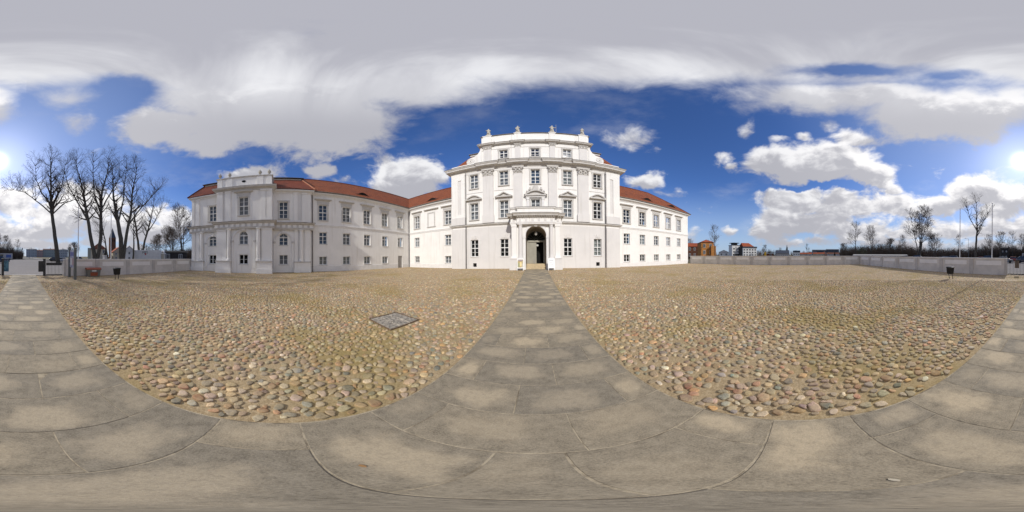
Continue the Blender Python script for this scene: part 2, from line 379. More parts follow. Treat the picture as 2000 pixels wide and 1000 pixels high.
def wall_open(mb, F, u0, u1, z0, z1, ops, depth=.32, n=0.0):
    """wall skin with real openings and reveals; ops = (u0,u1,z0,z1,arched)"""
    us = sorted({u0, u1, *[v for o in ops for v in o[:2]]}); zs = sorted({z0, z1, *[v for o in ops for v in o[2:4]]})
    flip = F.kind != 'front'
    def quad(a, b, c, d):
        q = [a, b, c, d]; mb.add(q, [(0, 1, 2, 3)])
    for i in range(len(us)-1):
        for j in range(len(zs)-1):
            uc, zc = (us[i]+us[i+1])/2, (zs[j]+zs[j+1])/2
            if any(o[0] < uc < o[1] and o[2] < zc < o[3] for o in ops): continue
            quad(F.p(us[i], n, zs[j]), F.p(us[i+1], n, zs[j]), F.p(us[i+1], n, zs[j+1]), F.p(us[i], n, zs[j+1]))
    for o in ops:
        a, b, c, d_ = o[:4]
        if len(o) > 4 and o[4]:
            r = (b-a)/2; zs_ = d_-r; pts = arc_pts((a+b)/2, zs_, r)
            out = [(a, c)] + pts + [(b, c)]
            for k in range(len(pts)-1):
                p, q = pts[k], pts[k+1]
                quad(F.p(p[0], n, p[1]), F.p(q[0], n, q[1]), F.p(q[0], n, d_), F.p(p[0], n, d_))
        else: out = [(a, c), (a, d_), (b, d_), (b, c)]
        for k in range(len(out)):
            p, q = out[k], out[(k+1) % len(out)]
            quad(F.p(p[0], n, p[1]), F.p(q[0], n, q[1]), F.p(q[0], n-depth, q[1]), F.p(p[0], n-depth, p[1]))
_wc = {}
def window_meshes(w, h, rows, split, arched):
    """shared meshes of one window type, local frame: x across, -y outwards, z up from the sill"""
    key = (round(w, 2), round(h, 2), rows, split, arched)
    if key in _wc: return _wc[key]
    fr = MB(); t_, dp = .06, .07
    y0, y1 = -.02, dp
    if arched:
        r = w/2; zs = h-r; o = arc_pts(0, zs, r, 12); i_ = arc_pts(0, zs, r-t_, 12)
        for k in range(12):
            fr.prism([o[k], o[k+1], i_[k+1], i_[k]], 'y', y0, y1)
        fr.box(-w/2, -w/2+t_, y0, y1, 0, zs); fr.box(w/2-t_, w/2, y0, y1, 0, zs); fr.box(-w/2+t_, w/2-t_, y0, y1, 0, t_)
        zt = zs; top = zs
        fr.box(-w/2+t_, w/2-t_, y0, y1, zs-.05, zs+.05); fr.box(-.045, .045, y0, y1, t_, zs-.05); fr.box(-.02, .02, y0+.01, y1, zs+.05, h-t_)
        for s in (-1, 1):
            p = (s*(r-t_)*.62, zs+(r-t_)*.62); fr.tube((0, .02, zs+.05), (p[0], .02, p[1]), .015, seg=4)
    else:
        fr.box(-w/2, -w/2+t_, y0, y1, 0, h); fr.box(w/2-t_, w/2, y0, y1, 0, h); fr.box(-w/2+t_, w/2-t_, y0, y1, 0, t_); fr.box(-w/2+t_, w/2-t_, y0, y1, h-t_, h)
        zt = h*split
        if split < 1: fr.box(-w/2+t_, w/2-t_, y0-.01, y1, zt-.045, zt+.045); fr.box(-.04, .04, y0, y1, t_, zt-.045); fr.box(-.04, .04, y0, y1, zt+.045, h-t_)
        else: fr.box(-.04, .04, y0, y1, t_, h-t_)
        top = zt
    bars = [top*k/rows[0] for k in range(1, rows[0])] + ([zt+(h-zt)*k/rows[1] for k in range(1, rows[1])] if not arched and split < 1 else [])
    for z in bars: fr.box(-w/2+t_, -.04, y0+.015, y1-.01, z-.014, z+.014); fr.box(.04, w/2-t_, y0+.015, y1-.01, z-.014, z+.014)
    if arched: poly = [(-w/2, 0)] + arc_pts(0, h-w/2, w/2, 12) + [(w/2, 0)]
    else: poly = [(-w/2, 0), (-w/2, h), (w/2, h), (w/2, 0)]
    pn = MB(); pn.add([(p[0], .045, p[1]) for p in poly], [tuple(range(len(poly)))])
    rm = MB(); rm.add([(p[0]*1.0, .20, p[1]) for p in poly], [tuple(range(len(poly)))])
    _wc[key] = (fr.mesh('window'), pn.mesh('pane'), rm.mesh('blind')); return _wc[key]
_dressed = {}
def place_window(F, u, z0, z1, w, rows, split, fill, n=0.0, arched=False, inset=.17, dress=()):
    """window part (frame and bars) with its pane, whatever hangs behind it, and its stone dressings as sub-parts"""
    h = z1-z0; fm, pm, rm = window_meshes(w, h, rows, split, arched)
    o = link('window', fm, M['frame'], palace, loc=F.p(u, n-inset, z0), rz=F.rz)
    link('pane', pm, M['glass'], o)
    rmesh = rm if fill == 'dark' else None
    key = (rm.name, fill)
    if key not in _dressed:
        r2_ = rm.copy(); r2_.materials.clear(); r2_.materials.append(M[fill]); _dressed[key] = r2_
    q = link({'dark': 'dark_backing', 'blind': 'blind', 'curtain': 'curtain', 'bluep': 'blind'}[fill], _dressed[key], None, o)
    if fill == 'dark': q.location = (0, .10, 0)  # near-black sheet standing in for the unlit room
    io = inset
    for d_ in dress:
        k2 = (d_, round(w, 2), round(h, 2), io)
        if k2 not in _dressed:
            mb = MB(); mt = M['trimw']
            if d_ == 'sill': mb.box(-w/2-.16, w/2+.16, -io-.13, -io+.02, -.13, -.005); mt = M['trim']
            elif d_ == 'small_sill': mb.box(-w/2-.06, w/2+.06, -io-.06, -io+.02, -.07, -.004); mt = M['trim']
            elif d_ == 'surround':
                t_ = .17
                mb.box(-w/2-t_, -w/2-.004, -io-.055, -io+.01, 0, h+t_); mb.box(w/2+.004, w/2+t_, -io-.055, -io+.01, 0, h+t_); mb.box(-w/2-.004, w/2+.004, -io-.055, -io+.01, h+.004, h+t_)
                mb.box(-w/2-t_-.05, -w/2-t_, -io-.04, -io+.01, h-.12, h+t_); mb.box(w/2+t_, w/2+t_+.05, -io-.04, -io+.01, h-.12, h+t_)
                mt = M['trim']
            elif d_ == 'thin_surround':
                t_ = .13
                mb.box(-w/2-t_, -w/2-.004, -io-.028, -io+.01, -t_, h+t_); mb.box(w/2+.004, w/2+t_, -io-.028, -io+.01, -t_, h+t_); mb.box(-w/2-.004, w/2+.004, -io-.028, -io+.01, h+.004, h+t_); mt = M['white']
            elif d_ == 'hood':
                e_ = .48; z = h+.52
                mb.sweep([(-w/2-.26, -io), (w/2+.26, -io)][::1], [(0, h+.22), (.04, h+.22), (.04, z), (0, z)])
                mb.sweep([(-w/2-e_+.2, -io+.01), (-w/2-e_+.2, -io-.02), (w/2+e_-.2, -io-.02), (w/2+e_-.2, -io+.01)], [(0, z), (.06, z+.02), (.12, z+.08), (.25, z+.12), (.27, z+.2), (0, z+.24)]); mt = M['trim']
            elif d_ == 'gable_hood' or d_ == 'arch_hood':
                z = h+.42; wd = w/2+.48; hh = .62
                if d_ == 'gable_hood': top = [(-wd, z), (0, z+hh), (wd, z)]; inn = [(-wd+.3, z+.13), (0, z+hh-.22), (wd-.3, z+.13)]
                else:
                    top = [(-wd+2*wd*k/12, z+.16+(hh-.16)*math.sin(math.pi*k/12)) for k in range(13)]; inn = [(-(wd-.3)+2*(wd-.3)*k/12, z+.13+(hh-.34)*math.sin(math.pi*k/12)) for k in range(13)]
                mb.prism([(-wd, z)]+top+[(wd, z)] if d_ == 'arch_hood' else [(-wd, z), (-wd, z+.1), (0, z+hh+.05), (wd, z+.1), (wd, z)], 'y', -io-.10, -io+.01)
                # raking mouldings stand proud
                tp = top if d_ == 'arch_hood' else [(-wd, z+.1), (0, z+hh+.05), (wd, z+.1)]
                for k in range(len(tp)-1):
                    a, b = tp[k], tp[k+1]; mb.prism([(a[0], a[1]), (b[0], b[1]), (b[0], b[1]-.14), (a[0], a[1]-.14)], 'y', -io-.30, -io-.10)
                mb.box(-wd-.03, wd+.03, -io-.30, -io-.10, z-.03, z+.10); mt = M['trim']
            elif d_ == 'keystone':
                mb.prism([(-.10, h+.12), (.10, h+.12), (.16, h+.55), (-.16, h+.55)], 'y', -io-.05, -io+.01); mb.prism([(-.30, h+.12), (-.13, h+.12), (-.2, h+.5), (-.42, h+.5)], 'y', -io-.03, -io+.01); mb.prism([(.30, h+.12), (.13, h+.12), (.2, h+.5), (.42, h+.5)], 'y', -io-.03, -io+.01); mt = M['grey']
            me = mb.mesh(d_); me.materials.append(mt); _dressed[k2] = me
        nm = {'small_sill': 'sill', 'thin_surround': 'surround', 'gable_hood': 'pediment', 'arch_hood': 'pediment'}.get(d_, d_)
        link(nm, _dressed[k2], None, o)
    return o
def fillpick(seed, opts=('blind', 'curtain', 'dark', 'dark')):
    return opts[(seed*7919 + 13) % 101 % len(opts)]

# ---- side wings of the main front and the long west wing: same storeys
FW = Face('front', W_Y); FL = Face('east', L_X); FP = Face('front', P_Y)
UP, MID, LOW = (6.38, 8.42), (3.35, 4.83), (.80, 1.82)
def wing_bays(F, bays, fills, skip=()):
    ops = []
    for i, u in enumerate(bays):
        hw = .56 if F.kind == 'front' else .53
        if ('up', i) not in skip: ops.append((u-hw, u+hw, *UP))
        if ('mid', i) not in skip: ops.append((u-.5, u+.5, *MID))
        if ('low', i) not in skip: ops.append((u-.5, u+.5, *LOW))
    return ops
def wing_windows(F, bays, fills, skip=()):
    for i, u in enumerate(bays):
        hw = .56 if F.kind == 'front' else .53
        f = fills[i]
        if ('up', i) not in skip: place_window(F, u, *UP, 2*hw, (2, 2), .5, f[0], dress=('surround', 'sill', 'hood'))
        if ('mid', i) not in skip: place_window(F, u, *MID, 1.0, (2, 1), .66, f[1], dress=('thin_surround', 'small_sill'))
        if ('low', i) not in skip: place_window(F, u, *LOW, 1.0, (2,), 1.0, f[2], dress=('thin_surround', 'small_sill'))
BR = [12.28, 15.08, 17.92, 20.75, 23.6]; BL = [-17.6, -14.7, -11.8]; BW = [5.26, 8.4, 11.5, 14.58, 17.59]
EAVE = 9.98
mb = MB(); wall_open(mb, FW, 10.35, 26.5, -.3, EAVE, wing_bays(FW, BR, None))
mb.add([(26.5, W_Y, -.3), (26.5, W_Y+11.2, -.3), (26.5, W_Y+11.2, EAVE), (26.5, W_Y, EAVE)], [(0, 1, 2, 3)])
mb.build('wing_wall', M['white'], palace, label='white wall of the wing beside the courtyard wall')
wing_windows(FW, BR, [('dark', 'dark', 'dark'), ('dark', 'curtain', 'dark'), ('dark', 'dark', 'curtain'), ('dark', 'dark', 'dark'), ('blind', 'dark', 'dark')])
skL = {('up', 1), ('mid', 1), ('low', 1)}
mb = MB(); wall_open(mb, FW, L_X, -10.35, -.3, EAVE, wing_bays(FW, BL, None, skL)); mb.build('wing_wall', M['white'], palace)
wing_windows(FW, BL, [('blind', 'blind', 'dark'), (0, 0, 0), ('blind', 'blind', 'blind')], skL)
# blind (walled up) window with its dressings
mb = MB(); FW.box(mb, -15.22, -14.18, 6.38, 8.42, .0, .012); bw = mb.build('blind_window', M['white'], palace)
mb = MB()
for a, b, c_, d_ in ((-15.42, -15.22, 6.38, 8.62), (-14.18, -13.98, 6.38, 8.62), (-15.22, -14.18, 8.42, 8.62)): FW.box(mb, a, b, c_, d_, 0, .055)
FW.box(mb, -15.5, -13.9, 6.25, 6.38, 0, .12); mb.build('surround', M['trim'], bw)
mb = MB(); z = 8.94
mb.sweep([(-15.78, W_Y+.01), (-15.78, W_Y-.02), (-13.62, W_Y-.02), (-13.62, W_Y+.01)], [(0, z), (.06, z+.02), (.12, z+.08), (.25, z+.12), (.27, z+.2), (0, z+.24)]); mb.build('hood', M['trim'], bw)
skW = {('low', 4)}
DOOR_W = (17.15, 18.05, -.3, 1.92)
mb = MB(); wall_open(mb, FL, 3.6, W_Y, -.3, EAVE, wing_bays(FL, BW, None, skW)+[DOOR_W]); mb.build('wing_wall', M['white'], palace, label='white wall of the west wing in raking light')
wing_windows(FL, BW, [('bluep', 'bluep', 'curtain'), ('blind', 'blind', 'curtain'), ('blind', 'blind', 'curtain'), ('curtain', 'dark', 'curtain'), ('curtain', 'dark', 0)], skW)
mb = MB(); FL.box(mb, 17.15, 18.05, -.05, 1.92, -.16, -.10); sd = mb.build('side_door', M['doorgrey'], palace)
mb = MB(); mb.tube(FL.p(17.28, -.05, .95), FL.p(17.28, -.05, 1.1), .02); mb.build('door_handle', M['iron'], sd)
mb = MB()
for a, b in ((17.21, 17.57), (17.63, 17.99)):
    for c_, d_ in ((.1, .85), (.95, 1.8)): FL.box(mb, a, b, c_, d_, -.10, -.085)
mb.build('door_panel', M['doorgrey'], sd)
# belts, plinths and eaves cornices of the wings
def belt(path, z0, z1, pr, mt, name='string_course'):
    mb = MB(); mb.sweep(path, [(-.02, z0), (pr*.5, z0+.02), (pr*.6, (z0+z1)/2), (pr, (z0+z1)/2+.03), (pr, z1-.02), (-.02, z1+.02)]); return mb.build(name, mt, palace)
cor_prof = [(-.02, 9.55), (.05, 9.55), (.08, 9.66), (.16, 9.72), (.30, 9.80), (.36, 9.83), (.38, 9.95), (-.02, 9.97)]
inner = [(L_X, 3.6), (L_X, W_Y), (-10.35, W_Y)]   # outward = courtyard side: right of travel
belt(inner, 5.50, 5.80, .10, M['trimw']); belt([(10.35, W_Y), (26.5, W_Y), (26.5, W_Y+11)], 5.50, 5.80, .10, M['trimw'])
mb = MB(); mb.sweep(inner, cor_prof); mb.build('eaves_cornice', M['trimw'], palace)
mb = MB(); mb.sweep([(10.35, W_Y), (26.5, W_Y), (26.5, W_Y+11)], cor_prof); mb.build('eaves_cornice', M['trimw'], palace)
for pth in (inner, [(10.35, W_Y), (26.5, W_Y), (26.5, W_Y+11)]):
    mb = MB(); mb.sweep(pth, [(.34, 9.985), (.46, 9.985), (.50, 10.03), (.50, 10.10), (.34, 10.10)]); mb.build('gutter', M['lead'], palace)
for pth in ([(L_X, 3.6), (L_X, 17.1)], [(L_X, 18.1), (L_X, W_Y), (-10.35, W_Y)], [(10.35, W_Y), (26.5, W_Y), (26.5, W_Y+11)]):
    mb = MB(); mb.sweep(pth, [(-.02, -.3), (.03, -.3), (.03, .64), (-.02, .70)]); mb.build('plinth', M['trimw'], palace)
def downpipe(p, z0, z1):
    mb = MB(); mb.tube((p[0], p[1], z0), (p[0], p[1], z1), .055, seg=8)
    for z in (z0+.6, (z0+z1)/2, z1-.4): mb.tube((p[0], p[1], z), (p[0], p[1], z+.05), .075, seg=8)
    return mb.build('downpipe', M['pipe'], palace, smooth=False)
downpipe((L_X+.10, W_Y-.10), 0, 9.6); downpipe((L_X+.09, 3.9), 0, 9.6)
for s in (-1, 1): downpipe((s*8.40, P_Y-.12), .1, 13.0)

# ---- roofs (uv in metres so that the tile courses run level)
def roof_mesh(faces, name, mt, parent=palace, lift=0):
    vs, fs, uvs = [], [], []
    for f in faces:
        P = [Vector(p) for p in f]; nrm = (P[1]-P[0]).cross(P[2]-P[0]).normalized()
        if nrm.z < 0: P = P[::-1]; nrm = -nrm
        h = Vector((0, 0, 1)).cross(nrm)
        h = h.normalized() if h.length > 1e-4 else Vector((1, 0, 0)); v = nrm.cross(h)
        fs.append(tuple(range(len(vs), len(vs)+len(P))))
        for p in P: vs.append(tuple(p)); uvs.append((p.dot(h), p.dot(v)))
    me = bpy.data.meshes.new(name); me.from_pydata(vs, [], fs); l = me.uv_layers.new(name='UVMap')
    for i, uv in enumerate(uvs): l.data[i].uv = uv
    return link(name, me, mt, parent)
RZ, RD = 14.85, 5.6; ev = .46; z0 = 10.04
yE, yR, yB = W_Y-ev, W_Y+RD, W_Y+2*RD+ev; xE, xRi, xB = L_X+ev, L_X-RD, L_X-2*RD-ev
xr = 26.5+ev
roof = roof_mesh([[(9.9, yE, z0), (xr, yE, z0), (xr-RD-ev, yR, RZ), (9.9, yR, RZ)], [(xr, yE, z0), (xr, yB, z0), (xr-RD-ev, yR, RZ)], [(9.9, yB, z0), (xr, yB, z0), (xr-RD-ev, yR, RZ), (9.9, yR, RZ)]], 'roof', M['tile'])
roofL = roof_mesh([[(xE, yE, z0), (-9.9, yE, z0), (-9.9, yR, RZ), (xRi, yR, RZ)], [(xE, 2.2, z0), (xE, yE, z0), (xRi, yR, RZ), (xRi, 2.2, RZ)],
    [(xB, 2.2, z0), (xB, yB, z0), (xRi, yR, RZ), (xRi, 2.2, RZ)], [(xB, yB, z0), (-9.9, yB, z0), (-9.9, yR, RZ), (xRi, yR, RZ)], [(xE, 2.2, z0), (xRi, 2.2, RZ), (xB, 2.2, z0)]], 'roof', M['tile'], )
def ridge_tiles(parent, a, b, r=.11, mt='ridge'):
    a, b = Vector(a), Vector(b); n = max(2, int((b-a).length/.38)); mb = MB()
    for i in range(n):
        p, q = a+(b-a)*(i/n), a+(b-a)*((i+1.06)/n); mb.tube(p, q, r*1.05, r*.9, seg=6)
    return mb.build('ridge_tiles', M[mt], parent)
ridge_tiles(roof, (9.9, yR, RZ), (xr-RD-ev, yR, RZ), mt='tile2'); ridge_tiles(roof, (xr-RD-ev, yR, RZ), (xr, yE, z0), .09, mt='tile2')
ridge_tiles(roofL, (xRi, yR, RZ), (-9.9, yR, RZ), mt='tile2'); ridge_tiles(roofL, (xRi, 2.2, RZ), (xRi, yR, RZ), mt='tile2')
def eyebrow(parent, kind, u, t0):
    """eyelid dormer: low curved hood over a dark slot, riding on the tiles"""
    mb = MB(); dk = MB(); n = 12; hw = 1.15
    slope = (RZ-z0)/(RD+ev)
    for k in range(n+1):
        q = -hw+2*hw*k/n; bump = .42*(0.5+0.5*math.cos(math.pi*q/hw))
        for s in (0, 1):
            t_ = t0 + (0 if s == 0 else bump/slope*1.05+.25); z = z0+slope*t_+(bump+.03 if s == 0 else .03)
            mb.v.append((u+q, W_Y-ev+t_, z) if kind == 'front' else (L_X+ev-t_, u+q, z))
    mb.f += [(2*k, 2*k+2, 2*k+3, 2*k+1) for k in range(n)]
    for k in range(n+1):
        q = -hw+2*hw*k/n; bump = .42*(0.5+0.5*math.cos(math.pi*q/hw))
        for zz in (0.0, max(bump-.0, 0.0)+.02):
            dk.v.append((u+q, W_Y-ev+t0+.03, z0+slope*(t0+.03)+zz) if kind == 'front' else (L_X+ev-t0-.03, u+q, z0+slope*(t0+.03)+zz))
    dk.f += [(2*k, 2*k+2, 2*k+3, 2*k+1) for k in range(n)]
    me = mb.mesh('eyebrow_dormer', True); o = link('eyebrow_dormer', me, M['tile2'], parent); 
    dk.build('dormer_slot', M['dark'], parent)
eyebrow(roof, 'front', 16.6, 1.0); eyebrow(roof, 'front', 22.4, 1.0); eyebrow(roofL, 'front', -14.9, .9); eyebrow(roofL, 'east', 11.2, 1.0)

# ---- centre block
GFW, F1, F2, AT = (1.70, 3.75), (6.30, 8.45), (10.52, 12.62), (14.68, 16.16)
ops = []; cx5 = [-7.33, -3.63, 0, 3.69, 7.38]
for i, u in enumerate(cx5):
    if i != 2: ops.append((u-.5, u+.5, *GFW))
    ops += [(u-.52, u+.52, *F1), (u-.52, u+.52, *F2)]
    if i in (1, 2, 3): ops.append((u-.5, u+.5, *AT))
for u in (-7.3, 7.38): ops.append((u-.23, u+.23, .45, .90))
gf = [o for o in ops if o[3] < 5.2]; up = [o for o in ops if 5.2 < o[2] < 13.5]; att = [o for o in ops if o[2] > 13.5]
PW = 10.35
mb = MB(); wall_open(mb, FP, -PW, -1.25, -.3, 5.22, [o for o in gf if o[1] < 0]); wall_open(mb, FP, 1.25, PW, -.3, 5.22, [o for o in gf if o[0] > 0])
mb.add([(-1.25, P_Y, 4.95), (1.25, P_Y, 4.95), (1.25, P_Y, 5.22), (-1.25, P_Y, 5.22)], [(0, 1, 2, 3)])
for s in (-1, 1): mb.add([(s*PW, P_Y, -.3), (s*PW, P_Y+12, -.3), (s*PW, P_Y+12, 5.22), (s*PW, P_Y, 5.22)], [(0, 1, 2, 3)])
mb.build('ground_floor_wall', M['grey'], palace)
mb = MB(); wall_open(mb, FP, -PW, PW, 5.22, 13.2, up)
for s in (-1, 1): mb.add([(s*PW, P_Y, 5.22), (s*PW, P_Y+12, 5.22), (s*PW, P_Y+12, 14.2), (s*PW, P_Y, 14.2)], [(0, 1, 2, 3)])
mb.build('upper_floors_wall', M['white'], palace)
mb = MB(); wall_open(mb, FP, -6.3, 6.3, 13.2, 19.1, att, n=-.02)
for s in (-1, 1): mb.add([(s*6.3, P_Y+.02, 13.2), (s*6.3, P_Y+5, 13.2), (s*6.3, P_Y+5, 19.1), (s*6.3, P_Y+.02, 19.1)], [(0, 1, 2, 3)])
mb.add([(-6.3, P_Y+.02, 19.1), (6.3, P_Y+.02, 19.1), (6.3, P_Y+.5, 19.1), (-6.3, P_Y+.5, 19.1)], [(0, 1, 2, 3)]); mb.add([(-6.3, P_Y+.5, 17), (6.3, P_Y+.5, 17), (6.3, P_Y+.5, 19.1), (-6.3, P_Y+.5, 19.1)], [(0, 1, 2, 3)])
mb.build('attic_wall', M['white'], palace)
for i, u in enumerate(cx5):
    ped = {0: 'arch_hood', 1: 'gable_hood', 3: 'gable_hood', 4: 'arch_hood'}.get(i)
    if i != 2: place_window(FP, u, *GFW, 1.0, (2, 2), .5, ['dark', 'dark', 0, 'dark', 'curtain'][i], dress=('small_sill', 'keystone'))
    place_window(FP, u, *F1, 1.04, (2, 2), .5, ['blind', 'blind', 'blind', 'blind', 'dark'][i], dress=('surround', 'sill') + ((ped,) if ped else ()))
    place_window(FP, u, *F2, 1.04, (2, 2), .5, ['blind', 'blind', 'bluep', 'curtain', 'dark'][i], dress=('surround', 'sill'))
    if i in (1, 2, 3): place_window(FP, u, *AT, 1.0, (2, 1), .62, ['dark', 'dark', 0, 'blind'][i] if i != 2 else 'dark', n=-.02, dress=('surround', 'sill'))
for u in (-7.3, 7.38):
    mb = MB(); FP.box(mb, u-.23, u+.23, .45, .90, -.34, -.30); cw = mb.build('cellar_window', M['dark'], palace)
    mb = MB()
    for k in range(1, 4): FP.box(mb, u-.23+.46*k/4-.012, u-.23+.46*k/4+.012, .45, .90, -.06, -.03)
    for k in range(1, 3): FP.box(mb, u-.23, u+.23, .45+.15*k-.012, .45+.15*k+.012, -.055, -.035)
    mb.build('grille', M['iron'], cw)
# frames drawn in low relief between the storeys, and the walled strips in the corners
PIL = [(-6.13, -4.87), (-2.47, -1.47), (1.47, 2.47), (4.90, 6.20)]
for a, b in ((-8.3, -6.2), (-4.8, -2.55), (2.55, 4.8), (6.3, 8.3)):
    mb = MB(); FP.box(mb, a, b, 9.82, 9.88, 0, .03); mb.build('string_course', M['trim'], palace)
for s in (-1, 1):
    a, b = sorted((s*8.55, s*(PW+.08)))
    mb = MB(); t_ = .10
    for q in ((a, s*9.05, 5.75, 13.1) if s > 0 else (a, -9.5, 5.75, 13.1), (s*9.5, b, 5.75, 13.1) if s > 0 else (-9.05, b, 5.75, 13.1)):
        FP.box(mb, min(q[:2]), max(q[:2]), q[2], q[3], 0, t_)
    u0, u1 = sorted((s*9.05, s*9.5)); FP.box(mb, u0, u1, 5.75, 7.1, 0, t_); FP.box(mb, u0, u1, 12.05, 13.1, 0, t_)
    mb.build('corner_pier', M['white'], palace)
    mb = MB(); FP.box(mb, u0, u1, 7.1, 12.05, .0, .02); mb.build('recessed_panel', M['grey'], palace)
    mb = MB(); FP.box(mb, a-.04, b+.04, 5.72, 6.7, .1, .17); mb.build('pier_base', M['grey'], palace)
    mb = MB(); FP.box(mb, a, b, -.3, 5.2, 0, .10); mb.build('corner_pier', M['grey'], palace)
def capital(mb, F, a, b, z0, z1, n):
    """leafy capital with corner scrolls"""
    c_ = (a+b)/2; F.box(mb, a-.03, b+.03, z0, z0+.07, 0, n+.05)
    F.box(mb, a-.10, b+.10, z1-.16, z1, 0, n+.16)
    F.box(mb, a, b, z0+.07, z1-.16, 0, n+.02)
    for q in (a+.1, c_, b-.1):
        p = F.p(q, n+.10, (z0+z1)/2+.12); mb.lathe([(.02, -.14), (.13, -.05), (.15, .06), (.06, .14)], p, 8)
        p = F.p(q, n+.06, z0+.22); mb.lathe([(.05, -.15), (.12, -.02), (.14, .1), (.02, .13)], p, 8)
    for q in (a+(c_-a)*.55, b-(b-c_)*.55):
        p = F.p(q, n+.08, z0+.34); mb.lathe([(.03, -.14), (.09, 0), (.11, .12), (.02, .16)], p, 8)
for k, (a, b) in enumerate(PIL):
    n = .20
    mb = MB(); FP.box(mb, a, b, 6.75, 12.05, 0, n); 
    if k == 0: FP.box(mb, b-.28, b-.0, 6.75, 12.05, n, n+.002)
    pl = mb.build('pilaster', M['grey'], palace)
    mb = MB(); FP.box(mb, a-.08, b+.08, 5.72, 6.62, 0, n+.08); FP.box(mb, a-.04, b+.04, 6.62, 6.75, 0, n+.05); mb.build('pilaster_base', M['grey'], pl)
    mb = MB(); capital(mb, FP, a, b, 12.05, 13.0, n); mb.build('capital', M['sand'] if False else M['trim'], pl)
    # attic pilasters
    s0, s1 = (a+.1, b-.22) if k == 0 else ((a+.22, b-.1) if k == 3 else (a+.18, b-.18))
    mb = MB(); FP.box(mb, s0, s1, 14.0, 16.55, -.03, .10); pl = mb.build('attic_pilaster', M['grey'], palace)
    mb = MB(); FP.box(mb, s0-.06, s1+.06, 16.55, 16.62, -.03, .16); FP.box(mb, s0-.04, s1+.04, 16.62, 16.95, -.03, .13)
    for q in (s0+.12, (s0+s1)/2, s1-.12): mb.lathe([(.02, -.13), (.08, -.02), (.09, .06), (.02, .12)], FP.p(q, .16, 16.78), 8)
    FP.box(mb, s0-.1, s1+.1, 16.95, 17.05, -.03, .2); mb.build('capital', M['trim'], pl)
    mb = MB(); FP.box(mb, s0-.05, s1+.05, 17.46, 19.1, -.05, .10); FP.box(mb, s0-.12, s1+.12, 19.1, 19.22, -.3, .16); mb.build('parapet_pier', M['white'], palace)
def ressaut(y, segs, d, ends):
    """plan path along the centre block that steps forward around the pilasters"""
    pts = [(ends[0], y+3.2), (ends[0], y)]
    for a, b in segs: pts += [(a, y), (a, y-d), (b, y-d), (b, y)]
    return pts + [(ends[1], y), (ends[1], y+3.2)]
segs = [(a-.1, b+.1) for a, b in PIL]
corn = [(-.05, 13.02), (.06, 13.02), (.08, 13.16), (.17, 13.22), (.20, 13.34), (.48, 13.42), (.56, 13.46), (.58, 13.66), (.66, 13.74), (.68, 13.84)]
path = ressaut(P_Y, segs, .18, (-PW-.1, PW+.1))
mb = MB(); mb.sweep(path, corn+[(-.05, 13.87)]); mb.build('main_cornice', M['trim'], palace)
mb = MB(); mb.sweep(path, [(-.05, 13.875), (.70, 13.845), (.72, 13.90), (-.05, 14.02)]); mb.build('cornice_flashing', M['lead'], palace)
mb = MB(); mb.sweep(path, [(-.05, 12.78), (.035, 12.78), (.05, 12.84), (.05, 13.02), (-.05, 13.02)]); mb.build('architrave', M['trimw'], palace)
bp = [(-PW-.12, P_Y+2), (-PW-.12, P_Y), (-3.05, P_Y)]; bp2 = [(3.05, P_Y), (PW+.12, P_Y), (PW+.12, P_Y+2)]
for q in (bp, bp2):
    mb = MB(); mb.sweep(q, [(-.05, 5.40), (.06, 5.40), (.10, 5.48), (.20, 5.52), (.24, 5.64), (-.05, 5.66)]); mb.build('belt_cornice', M['trim'], palace)
    mb = MB(); mb.sweep(q, [(-.05, 5.664), (.25, 5.645), (.26, 5.68), (-.05, 5.72)]); mb.build('ledge_flashing', M['lead'], palace)
asegs = [(-6.15, -4.95), (-2.4, -1.55), (1.55, 2.4), (4.95, 6.15)]
path = ressaut(P_Y, asegs, .12, (-6.32, 6.32))
mb = MB(); mb.sweep(path, [(-.05, 17.05), (.06, 17.05), (.10, 17.14), (.32, 17.20), (.36, 17.32), (.44, 17.40), (.44, 17.44), (-.05, 17.47)]); mb.build('attic_cornice', M['trim'], palace)
mb = MB(); mb.sweep([(-6.3, P_Y+3), (-6.3, P_Y), (6.3, P_Y), (6.3, P_Y+3)], [(-.3, 19.1), (.10, 19.1), (.12, 19.18), (-.3, 19.2)]); mb.build('parapet_coping', M['lead'], palace)
mb = MB(); mb.sweep([(-6.3, P_Y+.02), (6.3, P_Y+.02)], [(0, 16.40), (.03, 16.40), (.03, 16.46), (0, 16.46)]); mb.build('string_course', M['trim'], palace)
# scrolls beside the attic
for s in (-1, 1):
    pts = [(6.25, 14.0), (6.25, 17.0), (6.42, 17.0), (6.5, 16.5), (6.75, 16.0), (7.2, 15.62), (7.7, 15.5), (8.1, 15.3), (8.28, 14.95), (8.2, 14.55), (7.95, 14.25), (8.5, 14.0)]
    mb = MB(); mb.prism([(s*a, b) for a, b in pts], 'y', P_Y-.05, P_Y+.5); sc_ = mb.build('scroll', M['white'], palace)
    mb = MB()
    for r_ in (.42, .24):
        ring = [(s*7.72+r_*1.15*math.cos(2*math.pi*k/20), 14.92+r_*.85*math.sin(2*math.pi*k/20)) for k in range(20)]
        for k in range(20):
            a, b = ring[k], ring[(k+1) % 20]; mb.tube((a[0], P_Y-.05, a[1]), (b[0], P_Y-.05, b[1]), .035, seg=4)
    mb.lathe([(.02, -.1), (.1, 0), (.02, .1)], (s*7.72, P_Y-.06, 14.92), 8); mb.build('scroll_ornament', M['trim'], sc_)
    # low parapet outside the scrolls
    mb = MB(); mb.box(min(s*8.0, s*(PW+.05)), max(s*8.0, s*(PW+.05)), P_Y-.04, P_Y+.35, 13.9, 14.5); mb.build('parapet', M['white'], palace)
